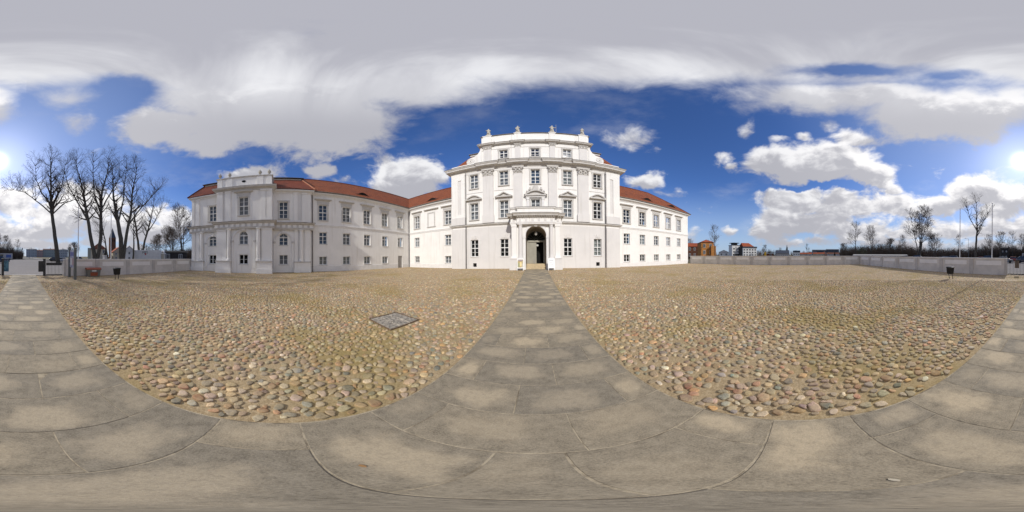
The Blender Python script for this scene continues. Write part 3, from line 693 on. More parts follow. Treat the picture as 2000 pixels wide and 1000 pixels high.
# hipped roof with flat top behind the attic
b_ = [(-PW-.2, P_Y+.55), (PW+.2, P_Y+.55), (PW+.35, P_Y+12.3), (-PW-.35, P_Y+12.3)]; t_ = [(-PW+1.9, P_Y+2.1), (PW-1.9, P_Y+2.1), (PW-1.9, P_Y+10), (-PW+1.9, P_Y+10)]
rc = roof_mesh([[(*b_[k], 14.5), (*b_[(k+1) % 4], 14.5), (*t_[(k+1) % 4], 17.3), (*t_[k], 17.3)] for k in range(4)], 'roof', M['tile'])
mb = MB(); mb.box(-PW+1.75, PW-1.75, P_Y+1.95, P_Y+10.2, 17.25, 17.55); mb.build('roof_deck', M['trim'], rc)
mb = MB(); mb.box(-PW+1.6, PW-1.6, P_Y+1.8, P_Y+10.3, 17.552, 17.66); mb.build('roof_deck_edge', M['lead'], rc)

# ---- portal
PT = .30     # ground at the portal
def pbox(name, mt, *b): mb = MB(); mb.box(*b); return mb.build(name, mt, palace)
for s in (-1, 1):
    def sx(a, b): return (min(s*a, s*b), max(s*a, s*b))
    mb = MB(); mb.box(*sx(1.30, 2.62), 16.28, P_Y, -.1, 1.42); mb.box(*sx(1.25, 2.68), 16.22, P_Y, -.1, .62); mb.box(*sx(1.27, 2.66), 16.24, P_Y, 1.42, 1.52); mb.build('portal_pedestal', M['grey'], palace)
    mb = MB(); mb.box(*sx(1.98, 2.50), 16.62, P_Y, 1.52, 5.0); mb.box(*sx(1.94, 2.54), 16.58, P_Y, 1.52, 1.72); mb.box(*sx(1.94, 2.54), 16.58, P_Y, 4.78, 5.0); mb.build('portal_pier', M['white'], palace)
    colprof = [(.27, 1.52), (.27, 1.60), (.24, 1.62), (.25, 1.70), (.215, 1.74), (.21, 2.4), (.205, 3.2), (.19, 4.2), (.18, 4.72), (.20, 4.74), (.20, 4.78), (.185, 4.80), (.185, 4.86), (.25, 4.94), (.25, 5.0)]
    mb = MB(); mb.lathe([(r_, z_) for r_, z_ in colprof], (s*1.57, 16.56, 0), 20); mb.build('portal_column', M['grey'], palace, smooth=False)
    mb = MB(); mb.lathe([(r_*.9, z_) for r_, z_ in colprof], (s*2.27, 17.6, 0), 14); mb.build('portal_column', M['grey'], palace)
# arch wall with barrel vault
FA = Face('front', 16.78)
mb = MB(); wall_open(mb, FA, -1.98, 1.98, PT-.2, 5.0, [(-1.06, 1.06, PT-.2, 4.84, True)], depth=1.95); mb.build('portal_arch_wall', M['white'], palace)
mb = MB(); pts = arc_pts(0, 3.78, 1.08, 18); po = arc_pts(0, 3.78, 1.32, 18)
for k in range(18): mb.prism([pts[k], pts[k+1], po[k+1], po[k]], 'y', 16.68, 16.80)
mb.build('archivolt', M['trimw'], palace)
mb = MB(); mb.prism([(-.14, 4.78), (.14, 4.78), (.2, 5.08), (-.2, 5.08)], 'y', 16.58, 16.8); mb.build('keystone', M['trimw'], palace)
for s in (-1, 1):
    a, b = sorted((s*1.04, s*1.36)); mb = MB(); mb.box(a, b, 16.64, 17.1, 3.58, 3.78); mb.box(a+.03, b-.03, 16.68, 17.1, PT, 3.58); mb.build('impost', M['trimw'], palace)
# vault lining inside the porch, sun bounce put into its tan colour
mb = MB(); pts = [(-1.05, PT)] + arc_pts(0, 3.78, 1.05, 18) + [(1.05, PT)]
for k in range(len(pts)-1): mb.add([(pts[k][0], 16.85, pts[k][1]), (pts[k+1][0], 16.85, pts[k+1][1]), (pts[k+1][0], 18.74, pts[k+1][1]), (pts[k][0], 18.74, pts[k][1])], [(0, 1, 2, 3)])
mb.build('vault_lining', M['vault'], palace)
for k in range(3):
    mb = MB(); mb.cbox(-1.04, 1.04, 16.95+.30*k, 18.75, PT-.1, PT+.19*(k+1), .015); mb.build('step', M['step'], palace)
FLR = PT+.57
mb = MB(); mb.box(-1.04, -.84, 18.55, 18.72, FLR, 3.55); mb.box(.84, 1.04, 18.55, 18.72, FLR, 3.55); mb.box(-1.04, 1.04, 18.52, 18.72, 3.30, 3.50); df = mb.build('door_frame', M['door'], palace)
mb = MB(); mb.box(-.84, .0, 18.60, 18.66, FLR, 3.30); lf = mb.build('door_leaf', M['door'], palace, label='closed beige door leaf')
mb = MB()
for a, b in ((FLR+.15, 1.7), (1.85, 3.15)): mb.box(-.72, -.12, 18.585, 18.60, a, b)
mb.build('door_panel', M['door'], lf)
mb = MB(); mb.box(-.28, -.16, 18.54, 18.59, FLR+.02, FLR+.42); mb.build('door_grille', M['doorgrey'], lf)
mb = MB(); mb.add([(.0, 18.70, FLR), (.84, 18.70, FLR), (.84, 19.9, FLR), (0, 19.9, FLR), (0, 18.7, 3.3), (.84, 18.7, 3.3), (.84, 19.9, 3.3), (0, 19.9, 3.3)], [(0, 1, 2, 3), (4, 5, 6, 7), (0, 3, 7, 4), (1, 2, 6, 5), (2, 3, 7, 6)]); mb.build('dark_hallway', M['dark'], palace)
mb = MB(); mb.prism([(-.01, FLR), (.05, FLR), (.05, 3.3), (-.01, 3.3)], 'y', 18.66, 19.4); mb.build('door_leaf', M['door'], palace, label='opened beige door leaf')
mb = MB(); mb.lathe([(.02, -.16), (.12, -.1), (.16, 0), (.12, .1), (.02, .16)], (.16, 19.0, 2.95), 12); mb.build('hall_lamp', M['globe'], palace)
mb = MB(); mb.add([(0, 18.64, 3.5)]+[(p[0], 18.64, p[1]) for p in arc_pts(0, 3.5, 1.06, 16)], [(0, k+1, k+2) for k in range(16)]); mb2 = MB(); mb2.box(-1.15, 1.15, 18.70, 18.76, 3.4, 4.95); mb2.build('porch_back_wall', M['vault'], palace); fan = mb.build('fanlight', M['dark'], palace)
mb = MB()
for k in range(1, 8):
    a = math.pi*k/8; mb.tube((.18*math.cos(a), 18.60, 3.5+.18*math.sin(a)), (1.0*math.cos(a), 18.60, 3.5+1.0*math.sin(a)), .018, seg=4)
for r_ in (.2, 1.0):
    q = arc_pts(0, 3.5, r_, 14)
    for k in range(14): mb.tube((q[k][0], 18.60, q[k][1]), (q[k+1][0], 18.60, q[k+1][1]), .022, seg=4)
mb.build('fanlight_bars', M['steel'], fan)
mb = MB(); mb.lathe([(.02, -.19), (.13, -.13), (.19, 0), (.13, .13), (.05, .18), (.05, .26)], (0, 17.8, 4.16), 14); gl2 = mb.build('portal_lamp', M['globe'], palace, smooth=True)
mb = MB(); mb.tube((0, 17.8, 4.4), (0, 17.8, 4.83), .012); mb.build('lamp_rod', M['iron'], gl2)
# entablature, parapet balcony
ent = [(-2.62, P_Y+.05), (-2.62, 16.62), (-1.92, 16.62), (-1.92, 16.36), (1.92, 16.36), (1.92, 16.62), (2.62, 16.62), (2.62, P_Y+.05)]
mb = MB(); mb.sweep(ent, [(-.6, 4.98), (0, 4.98), (.02, 5.10), (.05, 5.12), (.05, 5.26), (-.6, 5.28)]); mb.build('portal_architrave', M['trimw'], palace)
mb = MB(); mb.sweep(ent, [(-.6, 5.28), (-.02, 5.28), (-.02, 5.66), (-.6, 5.66)]); mb.build('portal_frieze', M['white'], palace)
def along(path, step, off0):
    for i in range(len(path)-1):
        a, b = Vector(path[i]), Vector(path[i+1]); L = (b-a).length; d = (b-a)/L; r_ = Vector((d.y, -d.x)); n = max(1, round(L/step))
        for k in range(n): yield a+d*(L*(k+.5)/n), d, r_
for c_, d, r_ in along(ent, .62, 0):
    mb = MB(); p0 = c_-d*.12-r_*.04; p1 = c_+d*.12+r_*.015; mb.box(min(p0.x, p1.x), max(p0.x, p1.x), min(p0.y, p1.y), max(p0.y, p1.y), 5.30, 5.64); mb.build('triglyph', M['grey'], palace)
for c_, d, r_ in along(ent, .24, 0):
    mb = MB(); p0 = c_-d*.055-r_*.02; p1 = c_+d*.055+r_*.22; mb.box(min(p0.x, p1.x), max(p0.x, p1.x), min(p0.y, p1.y), max(p0.y, p1.y), 5.74, 5.84); mb.build('modillion', M['trim'], palace)
mb = MB(); mb.sweep(ent, [(-.6, 5.66), (.03, 5.66), (.06, 5.74), (.09, 5.84), (.30, 5.85), (.33, 5.98), (.40, 6.06), (.41, 6.10), (-.6, 6.12)]); mb.build('portal_cornice', M['trim'], palace)
mb = MB(); mb.sweep(ent, [(-.6, 6.125), (.42, 6.105), (.43, 6.15), (-.6, 6.2)]); mb.build('cornice_flashing', M['lead'], palace)
mb = MB(); mb.sweep(ent, [(-.35, 6.18), (.02, 6.18), (.02, 6.30), (-.04, 6.34), (-.04, 6.64), (.06, 6.70), (.10, 6.80), (-.35, 6.82)]); mb.build('balcony_parapet', M['white'], palace)
mb = MB(); mb.sweep(ent, [(-.36, 6.825), (.11, 6.805), (.12, 6.84), (-.36, 6.87)]); mb.build('parapet_coping', M['lead'], palace)
mb = MB(); mb.box(-2.4, 2.4, 16.5, P_Y, 6.0, 6.19); mb.build('balcony_floor', M['trim'], palace)
# crowned window above the portal
mb = MB()
for s in (-1, 1):
    FP.box(mb, min(s*.72, s*1.0), max(s*.72, s*1.0), 6.2, 8.62, 0, .16); FP.box(mb, min(s*.68, s*1.04), max(s*.68, s*1.04), 8.4, 8.62, 0, .2)
FP.box(mb, -1.1, 1.1, 8.62, 8.82, 0, .22); mb.build('balcony_door_case', M['trimw'], palace)
mb = MB(); wd = 1.28
top = [(-wd+2*wd*k/16, 8.98+.62*math.sin(math.pi*k/16)) for k in range(17)]
mb.prism([(-wd, 8.84)]+top+[(wd, 8.84)], 'y', P_Y-.12, P_Y+.01)
for k in range(16):
    a, b = top[k], top[k+1]; mb.prism([a, b, (b[0], b[1]-.16), (a[0], a[1]-.16)], 'y', P_Y-.36, P_Y-.12)
mb.box(-wd-.03, wd+.03, P_Y-.36, P_Y-.12, 8.82, 8.96); mb.build('pediment', M['trim'], palace)
mb = MB(); mb.prism([(-.3, 9.55), (.3, 9.55), (.36, 9.9), (.3, 10.12), (.12, 10.22), (-.12, 10.22), (-.3, 10.12), (-.36, 9.9)], 'y', P_Y-.22, P_Y); mb.prism([(-.18, 9.66), (.18, 9.66), (.2, 9.95), (0, 10.08), (-.2, 9.95)], 'y', P_Y-.27, P_Y-.22)
for s in (-1, 1):
    mb.lathe([(.05, 0), (.18, .08), (.15, .25), (.08, .35), (.1, .42), (.03, .5)], (s*.62, P_Y-.14, 9.5), 10); mb.lathe([(.04, 0), (.13, .06), (.1, .2), (.03, .3)], (s*.95, P_Y-.14, 9.3), 10)
mb.build('coat_of_arms', M['trim'], palace)

# ---- head pavilion of the west wing: arcaded ground floor, projecting middle bay
XF, XC, YA, YB, YC, YD = -18.75, -17.6, -11.3, -7.2, -.85, 3.6
FF, FC = Face('east', XF), Face('east', XC)
fl_bays = [(-8.25, (YA, YB)), (.40, (YC, YD))]
fops = lambda u: [(u-.5, u+.5, 6.32, 8.39), (u-.5, u+.5, 3.12, 4.52, True), (u-.5, u+.5, .90, 2.0)]
for k, (u, (a, b)) in enumerate(fl_bays):
    mb = MB(); wall_open(mb, FF, a, b, -.3, 10.0, fops(u))
    if k == 0: mb.add([(XF, YA, -.3), (XF-12, YA, -.3), (XF-12, YA, 10.0), (XF, YA, 10.0)], [(0, 1, 2, 3)])
    else: mb.add([(XF, YD, -.3), (L_X-.02, YD, -.3), (L_X-.02, YD, 10.0), (XF, YD, 10.0)], [(0, 1, 2, 3)])
    mb.build('pavilion_wall', M['white'], palace)
    place_window(FF, u, 6.32, 8.39, 1.0, (2, 2), .5, 'bluep', dress=('surround', 'sill'))
    place_window(FF, u, 3.12, 4.52, 1.0, (2,), .6, 'bluep', arched=True, dress=('small_sill',))
    place_window(FF, u, .90, 2.0, 1.0, (2,), 1.0, 'blind' if k else 'dark', dress=('small_sill',))
uC = -4.02
mb = MB(); wall_open(mb, FC, YB, YC, -.3, 9.85, [(uC-.54, uC+.54, 6.53, 8.73), (uC-.5, uC+.5, 3.17, 4.65, True), (uC-.5, uC+.5, .96, 2.04)])
for y in (YB, YC): mb.add([(XC, y, -.3), (XF, y, -.3), (XF, y, 9.85), (XC, y, 9.85)], [(0, 1, 2, 3)])
mb.build('pavilion_wall', M['white'], palace)
place_window(FC, uC, 6.53, 8.73, 1.08, (2, 2), .5, 'blind', dress=('surround', 'sill', 'hood'))
place_window(FC, uC, 3.17, 4.65, 1.0, (2,), .6, 'blind', arched=True, dress=('small_sill',))
place_window(FC, uC, .96, 2.04, 1.0, (2,), 1.0, 'dark', dress=('small_sill',))
def arcade(F, u, r, zs, n=0.0):
    """blind arch: ring, imposts and keystone standing proud of the wall"""
    mb = MB(); pi_ = arc_pts(u, zs, r-.20, 16); po_ = arc_pts(u, zs, r, 16)
    for k in range(16):
        for (a, b, c_, d_) in ((pi_[k], pi_[k+1], po_[k+1], po_[k]),):
            q = [F.p(p[0], n+.10, p[1]) for p in (a, b, c_, d_)] + [F.p(p[0], n-.01, p[1]) for p in (a, b, c_, d_)]
            mb.add(q, [(0, 1, 2, 3), (0, 4, 5, 1), (2, 6, 7, 3)])
    mb.build('archivolt', M['trimw'], palace)
    for s in (-1, 1):
        mb = MB(); a, b = sorted((u+s*(r-.24), u+s*(r+.05))); F.box(mb, a, b, zs-.2, zs, n, n+.16); mb.build('impost', M['trim'], palace)
        mb = MB(); a, b = sorted((u+s*(r-.2), u+s*r)); F.box(mb, a, b, .5, zs-.2, n, n+.10); mb.build('arch_pier', M['white'], palace)
    mb = MB(); F.box(mb, u-.15, u+.15, zs+r-.25, zs+r+.14, n, n+.18); mb.build('keystone', M['trimw'], palace)
arcade(FC, uC, 1.36, 3.62); arcade(FF, .40, 1.15, 3.56); arcade(FF, -8.25, 1.0, 3.56)
def engaged_column(F, u, n, r, z0, z1):
    prof = [(r*1.3, 0), (r*1.3, .10), (r*1.12, .13), (r*1.2, .20), (r, .26), (r*.98, (z1-z0)*.5), (r*.86, z1-z0-.30), (r*.95, z1-z0-.27), (r*.88, z1-z0-.24), (r*.88, z1-z0-.17), (r*1.25, z1-z0-.08), (r*1.25, z1-z0)]
    mb = MB(); p = F.p(u, n, z0); mb.lathe(prof, p, 18); mb.build('engaged_column', M['white'], palace)
def dado(F, a, b, z, n):
    mb = MB(); F.box(mb, a, b, -.3, z-.12, 0, n); F.box(mb, a-.05, b+.05, -.3, .48, 0, n+.06); mb.build('column_dado', M['white'], palace)
    mb = MB(); F.box(mb, a-.07, b+.07, z-.12, z, 0, n+.08); mb.build('dado_ledge', M['trim'], palace)
def strip(F, a, b, z0, z1, n, mt='white', nm='pilaster'):
    mb = MB(); F.box(mb, a, b, z0+.25, z1-.2, 0, n); F.box(mb, a-.04, b+.04, z0, z0+.25, 0, n+.04); F.box(mb, a-.05, b+.05, z1-.2, z1, 0, n+.06); mb.build(nm, M[mt], palace)
for a, b, uc in ((YB+.03, -5.42, -5.66), (-2.50, YC-.03, -2.34)):
    dado(FC, a, b, 1.36, .42); engaged_column(FC, uc, .22, .22, 1.36, 4.95)
    o_ = (a, -6.0) if uc < -4 else (-2.0, b)
    strip(FC, *o_, 1.36, 4.95, .14); 
dado(FF, 1.62, 3.5, 1.25, .26); engaged_column(FF, 2.42, .14, .22, 1.25, 4.9); strip(FF, 1.68, 2.05, 1.25, 4.9, .10); strip(FF, 2.85, 3.45, 1.25, 4.9, .10)
dado(FF, YA+.05, -9.45, 1.25, .26); engaged_column(FF, -9.75, .14, .22, 1.25, 4.9); strip(FF, YA+.08, -10.75, 1.25, 4.9, .10); strip(FF, -10.55, -10.1, 1.25, 4.9, .10)
# entablature with small blocks
pp = [(XF-3, YA), (XF, YA), (XF, YB), (XC, YB), (XC, YC), (XF, YC), (XF, YD), (L_X, YD)]
pp = [(x+(.0 if i in (0, 7) else 0), y) for i, (x, y) in enumerate(pp)]
# travel so that outward is on the right: YA side towards +Y means right = +X
mb = MB(); mb.sweep(pp, [(-.02, 4.9), (.24, 4.9), (.26, 5.04), (.30, 5.06), (.30, 5.14), (-.02, 5.14)]); mb.build('pavilion_architrave', M['trim'], palace)
mb = MB(); mb.sweep(pp, [(-.02, 5.14), (.20, 5.14), (.20, 5.50), (-.02, 5.50)]); mb.build('pavilion_frieze', M['white'], palace)
fr_path = pp[1:-1]
for c_, d, r_ in along(fr_path, .62, 0):
    if False: pass
    p0 = c_-d*.13+r_*.18; p1 = c_+d*.13+r_*.235; mb = MB(); mb.box(min(p0.x, p1.x), max(p0.x, p1.x), min(p0.y, p1.y), max(p0.y, p1.y), 5.17, 5.48); mb.build('frieze_block', M['trim'], palace)
mb = MB(); mb.sweep(pp, [(-.02, 5.50), (.24, 5.50), (.30, 5.56), (.42, 5.60), (.46, 5.70), (-.02, 5.73)]); mb.build('pavilion_belt_cornice', M['trim'], palace)
M['browntrim'] = mat('brown_weathered_ledge', (.27, .20, .13), .8, .3, var=.3, scale=3)
mb = MB(); mb.sweep(pp, [(-.02, 5.735), (.48, 5.705), (.49, 5.745), (-.02, 5.82)]); mb.build('ledge_flashing', M['browntrim'], palace)
# upper storey pilasters
for F, a, b in ((FC, YB+.05, YB+.75), (FC, -6.15, -5.48), (FC, -2.1, -1.55), (FC, YC-.62, YC-.05), (FF, 1.55, 2.0), (FF, 2.55, 3.1), (FF, -10.6, -10.1), (FF, YA+.05, -10.9)):
    strip(F, a, b, 5.85, 9.6, .09, 'white')
for F, a, b in ((FC, -6.42, -6.18), (FC, -1.5, -1.5+.02), (FF, 2.05, 2.5)):
    if b-a > .1: mb = MB(); F.box(mb, a, b, 6.1, 9.4, 0, .012); mb.build('recessed_strip', M['grey'], palace)
up_prof = [(-.02, 9.48), (.05, 9.48), (.08, 9.60), (.14, 9.66), (.34, 9.76), (.38, 9.90), (-.02, 9.94)]
mb = MB(); mb.sweep([(XF-3, YA), (XF, YA), (XF, YB)], up_prof); mb.build('eaves_cornice', M['trimw'], palace)
mb = MB(); mb.sweep([(XF, YC), (XF, YD), (L_X, YD)], up_prof); mb.build('eaves_cornice', M['trimw'], palace)
mb = MB(); mb.sweep([(XF-.3, YB), (XC, YB), (XC, YC), (XF-.3, YC)], [(-.02, 9.55), (.06, 9.55), (.1, 9.70), (.2, 9.76), (.42, 9.86), (.46, 10.02), (-.02, 10.06)]); mb.build('main_cornice', M['trim'], palace)
mb = MB(); mb.sweep([(XF-.3, YB), (XC, YB), (XC, YC), (XF-.3, YC)], [(-.02, 10.065), (.47, 10.025), (.48, 10.06), (-.02, 10.12)]); mb.build('cornice_flashing', M['trim'], palace)
mb = MB(); mb.box(XC-.42, XC-.08, YB+.05, YC-.05, 10.0, 11.42)
for y in (YB+.05, YC-.45): mb.box(XF-2.2, XC-.42, y, y+.4, 10.0, 11.42)
mb.build('parapet', M['white'], palace)
for a, b in ((YB+.04, YB+.62), (-6.05, -5.35), (-2.55, -1.85), (YC-.62, YC-.04)):
    mb = MB(); mb.box(XC-.45, XC-.01, a, b, 10.05, 11.5); mb.box(XC-.47, XC+.04, a-.05, b+.05, 10.05, 10.3); mb.build('parapet_pier', M['white'], palace)
mb = MB(); mb.sweep([(XF-2.2, YB+.03), (XC-.08, YB+.03), (XC-.08, YC-.03), (XF-2.2, YC-.03)], [(-.4, 11.42), (.10, 11.42), (.13, 11.5), (.13, 11.56), (-.4, 11.58)]); mb.build('parapet_coping', M['trim'], palace)
mb = MB(); mb.lathe([(.001, -.01), (.24, -.01), (.24, .01), (.001, .01)], (0, 0, 0), 16, sx=1, sy=.62); me = mb.mesh('oculus'); oc = link('oculus', me, M['dark'], palace, loc=(XC-.072, uC, 10.85)); oc.rotation_euler = (math.pi/2, 0, math.pi/2)
# pavilion roof: lower slope, upright step, upper slope
def frustum(b, zb, t_, zt): return [[(*b[k], zb), (*b[(k+1) % 4], zb), (*t_[(k+1) % 4], zt), (*t_[k], zt)] for k in range(4)]
rect = lambda x0, x1, y0, y1: [(x0, y0), (x1, y0), (x1, y1), (x0, y1)]
rp = roof_mesh(frustum(rect(-31.6, XF+.42, YA-.45, YD+.42), 9.98, rect(-28.9, -20.95, -10.5, 2.85), 12.5), 'roof', M['tile2'])
mb = MB(); mb.box(-28.85, -21.0, -10.45, 2.8, 12.45, 12.74); mb.build('roof_step', M['trim'], rp)
b = rect(-29.1, -20.7, -10.7, 3.05)
top = roof_mesh([[(*b[0], 12.745), (*b[3], 12.745), (xRi, 3.6, 14.83), (xRi, -6.6, 14.83)], [(*b[1], 12.745), (*b[2], 12.745), (xRi, 3.6, 14.83), (xRi, -6.6, 14.83)], [(*b[0], 12.745), (*b[1], 12.745), (xRi, -6.6, 14.83)], [(*b[2], 12.745), (*b[3], 12.745), (xRi, 3.6, 14.83)]], 'upper_roof', M['tile2'], rp)
mb = MB(); mb.sweep(b[:], [(0, 12.74), (.03, 12.74), (.03, 12.80), (0, 12.80)], closed=True); mb.build('roof_edge', M['lead'], rp)
ridge_tiles(rp, (XF+.42, YD+.42, 10.0), (-20.95, 2.85, 12.55), .10)
ridge_tiles(rp, (XF+.42, YA-.45, 10.0), (-20.95, -10.5, 12.55), .09, 'tile2')
mb = MB(); mb.box(-20.6, -20.0, -4.4, -3.8, 10.5, 12.2); mb.build('chimney', M['tile2'], rp)

# ------------------------------------------------------------------ statues and urns on the parapets
def skin_figure(name, joints, edges, loc, rz, mt, parent):
    """one continuous figure grown around a posed skeleton"""
    me = bpy.data.meshes.new(name); me.from_pydata([j[0] for j in joints], edges, [])
    o = bpy.data.objects.new(name, me); COL.objects.link(o)
    mo_ = o.modifiers.new('Skin', 'SKIN'); mo_.use_smooth_shade = True
    sv = me.skin_vertices[0].data
    for i, j in enumerate(joints): sv[i].radius = (j[1], j[2] if len(j) > 2 else j[1])
    sv[0].use_root = True
    sb = o.modifiers.new('Sub', 'SUBSURF'); sb.levels = 1; sb.render_levels = 1
    dg = bpy.context.evaluated_depsgraph_get(); nm = bpy.data.meshes.new_from_object(o.evaluated_get(dg)); nm.name = name
    bpy.data.objects.remove(o); nm.materials.clear(); nm.materials.append(mt)
    return link(name, nm, None, parent, loc=loc, rz=rz)
def statue(loc, label, pose, rz, group):
    t_ = thing('statue', label, 'statue', loc, group)
    mb = MB(); mb.box(loc[0]-.3, loc[0]+.3, loc[1]-.26, loc[1]+.26, loc[2], loc[2]+.16); mb.build('plinth', M['sand'], t_)
    la, ra = pose
    J = [((0, 0, .82), .17, .14), ((0, 0, 1.04), .165, .125), ((0, -.01, 1.20), .15, .11), ((0, -.02, 1.31), .075), ((.0, -.03, 1.43), .105, .11), ((.0, -.03, 1.54), .085),
         ((.08, 0, .55), .17, .17), ((.10, -.03, .24), .18, .18), ((.12, -.05, .02), .19, .18), ((-.08, .0, .55), .16, .17), ((-.09, .02, .24), .17, .17), ((-.11, .0, .02), .18, .17),
         ((.17, 0, 1.17), .085), (la[0], .075), (la[1], .06), ((-.17, 0, 1.17), .085), (ra[0], .075), (ra[1], .06)]
    J = [(q[0],)+tuple(v*(.92 if k < 3 or 5 < k < 12 else 1.0) for v in q[1:]) for k, q in enumerate(J)]
    E_ = [(0, 1), (1, 2), (2, 3), (3, 4), (4, 5), (0, 6), (6, 7), (7, 8), (0, 9), (9, 10), (10, 11), (2, 12), (12, 13), (13, 14), (2, 15), (15, 16), (16, 17)]
    skin_figure('figure', J, E_, (loc[0], loc[1], loc[2]+.14), rz, M['sand'], t_)
    if pose is POSES[2]:
        mb = MB(); mb.tube((loc[0]+.46, loc[1]-.16, loc[2]+.16), (loc[0]+.46, loc[1]-.16, loc[2]+1.8), .018, seg=5); mb.build('staff', M['sand'], t_)
    return t_
POSES = [(((.22, -.08, .96), (.12, -.2, .86)), ((-.22, -.05, .98), (-.27, -.18, 1.12))),
         (((.22, -.05, .96), (.12, -.18, 1.06)), ((-.21, -.08, .94), (-.16, -.16, .76))),
         (((.30, -.05, 1.02), (.46, -.12, 1.16)), ((-.27, -.05, .96), (-.16, -.2, .88))),
         (((.21, -.1, .94), (.10, -.2, .98)), ((-.21, -.1, .94), (-.08, -.2, 1.02)))]
ST = [(-5.42, 'weathered stone statue on the attic parapet, leftmost of the four'), (-1.95, 'weathered stone statue on the attic parapet, second of four from the left'),
      (1.97, 'weathered stone statue with a staff on the attic parapet, third of four from the left'), (5.55, 'weathered stone statue on the attic parapet, rightmost of the four')]
for (x, lb), ps, rz in zip(ST, POSES, (.3, -.1, .15, -.3)): statue((x, P_Y+.1, 19.22), lb, ps, rz, 'statues on the attic parapet')
urn = MB(); urn.box(-.17, .17, -.17, .17, 0, .1); urn.lathe([(.14, .1), (.07, .16), (.06, .24), (.17, .34), (.24, .5), (.24, .6), (.17, .68), (.2, .72), (.14, .8), (.05, .88), (.07, .94), (.02, 1.0)], (0, 0, 0), 14); ume = urn.mesh('urn')
for y, lb in ((YB+.33, 'pale stone urn at the left corner of the pavilion parapet'), (-5.7, 'pale stone urn on the parapet, second from the trees'), (-2.2, 'pale stone urn on the parapet, second from the long tiled roof'), (YC-.33, 'pale stone urn at the parapet corner beside the tiled roof')):
    u_ = link('urn', ume, M['sand'], None, loc=(XC-.2, y, 11.57)); u_.scale = (.86, .86, .86); tag(u_, lb, 'urn', 'urns on the pavilion parapet')

# ------------------------------------------------------------------ stone path of flags through the courtyard
m = bpy.data.materials.new('path_flagstone'); m.use_nodes = True; t = NB(m.node_tree); bs = m.node_tree.nodes['Principled BSDF']; bs.inputs['Roughness'].default_value = .82; bs.inputs['Specular IOR Level'].default_value = .25
tcn = t.n('ShaderNodeTexCoord'); G = tcn.outputs['Generated']; V = tcn.outputs['Object']; oi = t.n('ShaderNodeObjectInfo')
off = t.n('ShaderNodeCombineXYZ'); t.put(off.inputs[0], t.math('MULTIPLY', oi.outputs['Random'], 50.0)); t.put(off.inputs[1], t.math('MULTIPLY', oi.outputs['Random'], 31.0)); VR = t.vec('ADD', V, off.outputs[0])
sg = t.n('ShaderNodeSeparateXYZ'); t.put(sg.inputs[0], G)
r2_ = t.math('FRACT', t.math('MULTIPLY', oi.outputs['Random'], 17.3)); r3_ = t.math('FRACT', t.math('MULTIPLY', oi.outputs['Random'], 71.7))
ex = t.math('MULTIPLY', t.math('ABSOLUTE', t.math('SUBTRACT', sg.outputs[0], t.math('MULTIPLY_ADD', r2_, .36, .32))), 2.0); ey = t.math('MULTIPLY', t.math('ABSOLUTE', t.math('SUBTRACT', sg.outputs[1], t.math('MULTIPLY_ADD', r3_, .3, .35))), 2.0)
rr = t.math('POWER', t.math('ADD', t.math('POWER', ex, 3.0), t.math('POWER', ey, 3.0)), .333)
dryn = t.math('ADD', rr, t.math('MULTIPLY', t.math('SUBTRACT', t.noise(VR, 3.5, 6, .62), .5), 1.5))
dry = t.smooth(dryn, .30, .86, 1.0, 0.0)
dry = t.math('MULTIPLY', dry, t.smooth(r2_, .0, .8, .25, .85))
dry = t.math('MULTIPLY', dry, t.smooth(t.noise(VR, 24, 6, .7), .30, .60, .55, 1.0))
grain = t.noise(VR, 85, 6, .72); blot = t.noise(VR, 11, 7, .68)
damp = t.ramp(t.math('ADD', t.math('MULTIPLY', grain, .55), t.math('MULTIPLY', blot, .45)), [(.36, (.145, .126, .096)), (.50, (.27, .236, .178)), (.66, (.38, .334, .256))])
pale = t.ramp(grain, [(.3, (.42, .352, .25)), (.7, (.53, .45, .325))])
c = t.mix(dry, damp, pale)
tint = t.ramp(oi.outputs['Random'], [(0, (.86, .85, .84)), (.5, (1.0, .97, .92)), (1, (1.12, 1.07, .99))])
pit = t.smooth(t.noise(VR, 130, 3, .6), .64, .72, 0, .6)
c = t.mix(pit, c, (.07, .06, .045, 1))
t.put(bs.inputs['Base Color'], t.mix(1.0, c, tint, 'MULTIPLY'))
bn = t.n('ShaderNodeBump'); bn.inputs['Strength'].default_value = .35; bn.inputs['Distance'].default_value = .006; t.put(bn.inputs['Height'], t.math('ADD', grain, t.math('MULTIPLY', blot, 1.2))); t.put(bs.inputs['Normal'], bn.outputs[0])
M['flag'] = m
M['joint'] = mat('path_joint_mortar', (.44, .37, .26), .95, .1, var=.5, scale=9, col2=(.20, .165, .115), bump=.4, bscale=60)
path = grid_sheet('path', -1.06, 1.06, -14.75, 16.95, 4, 60, lambda x, y: gz(x, y)+.0125, M['joint'])
ROW, Y0 = .515, .125
k0, k1 = int((-14.7-Y0)/ROW), int((16.9-Y0)/ROW)
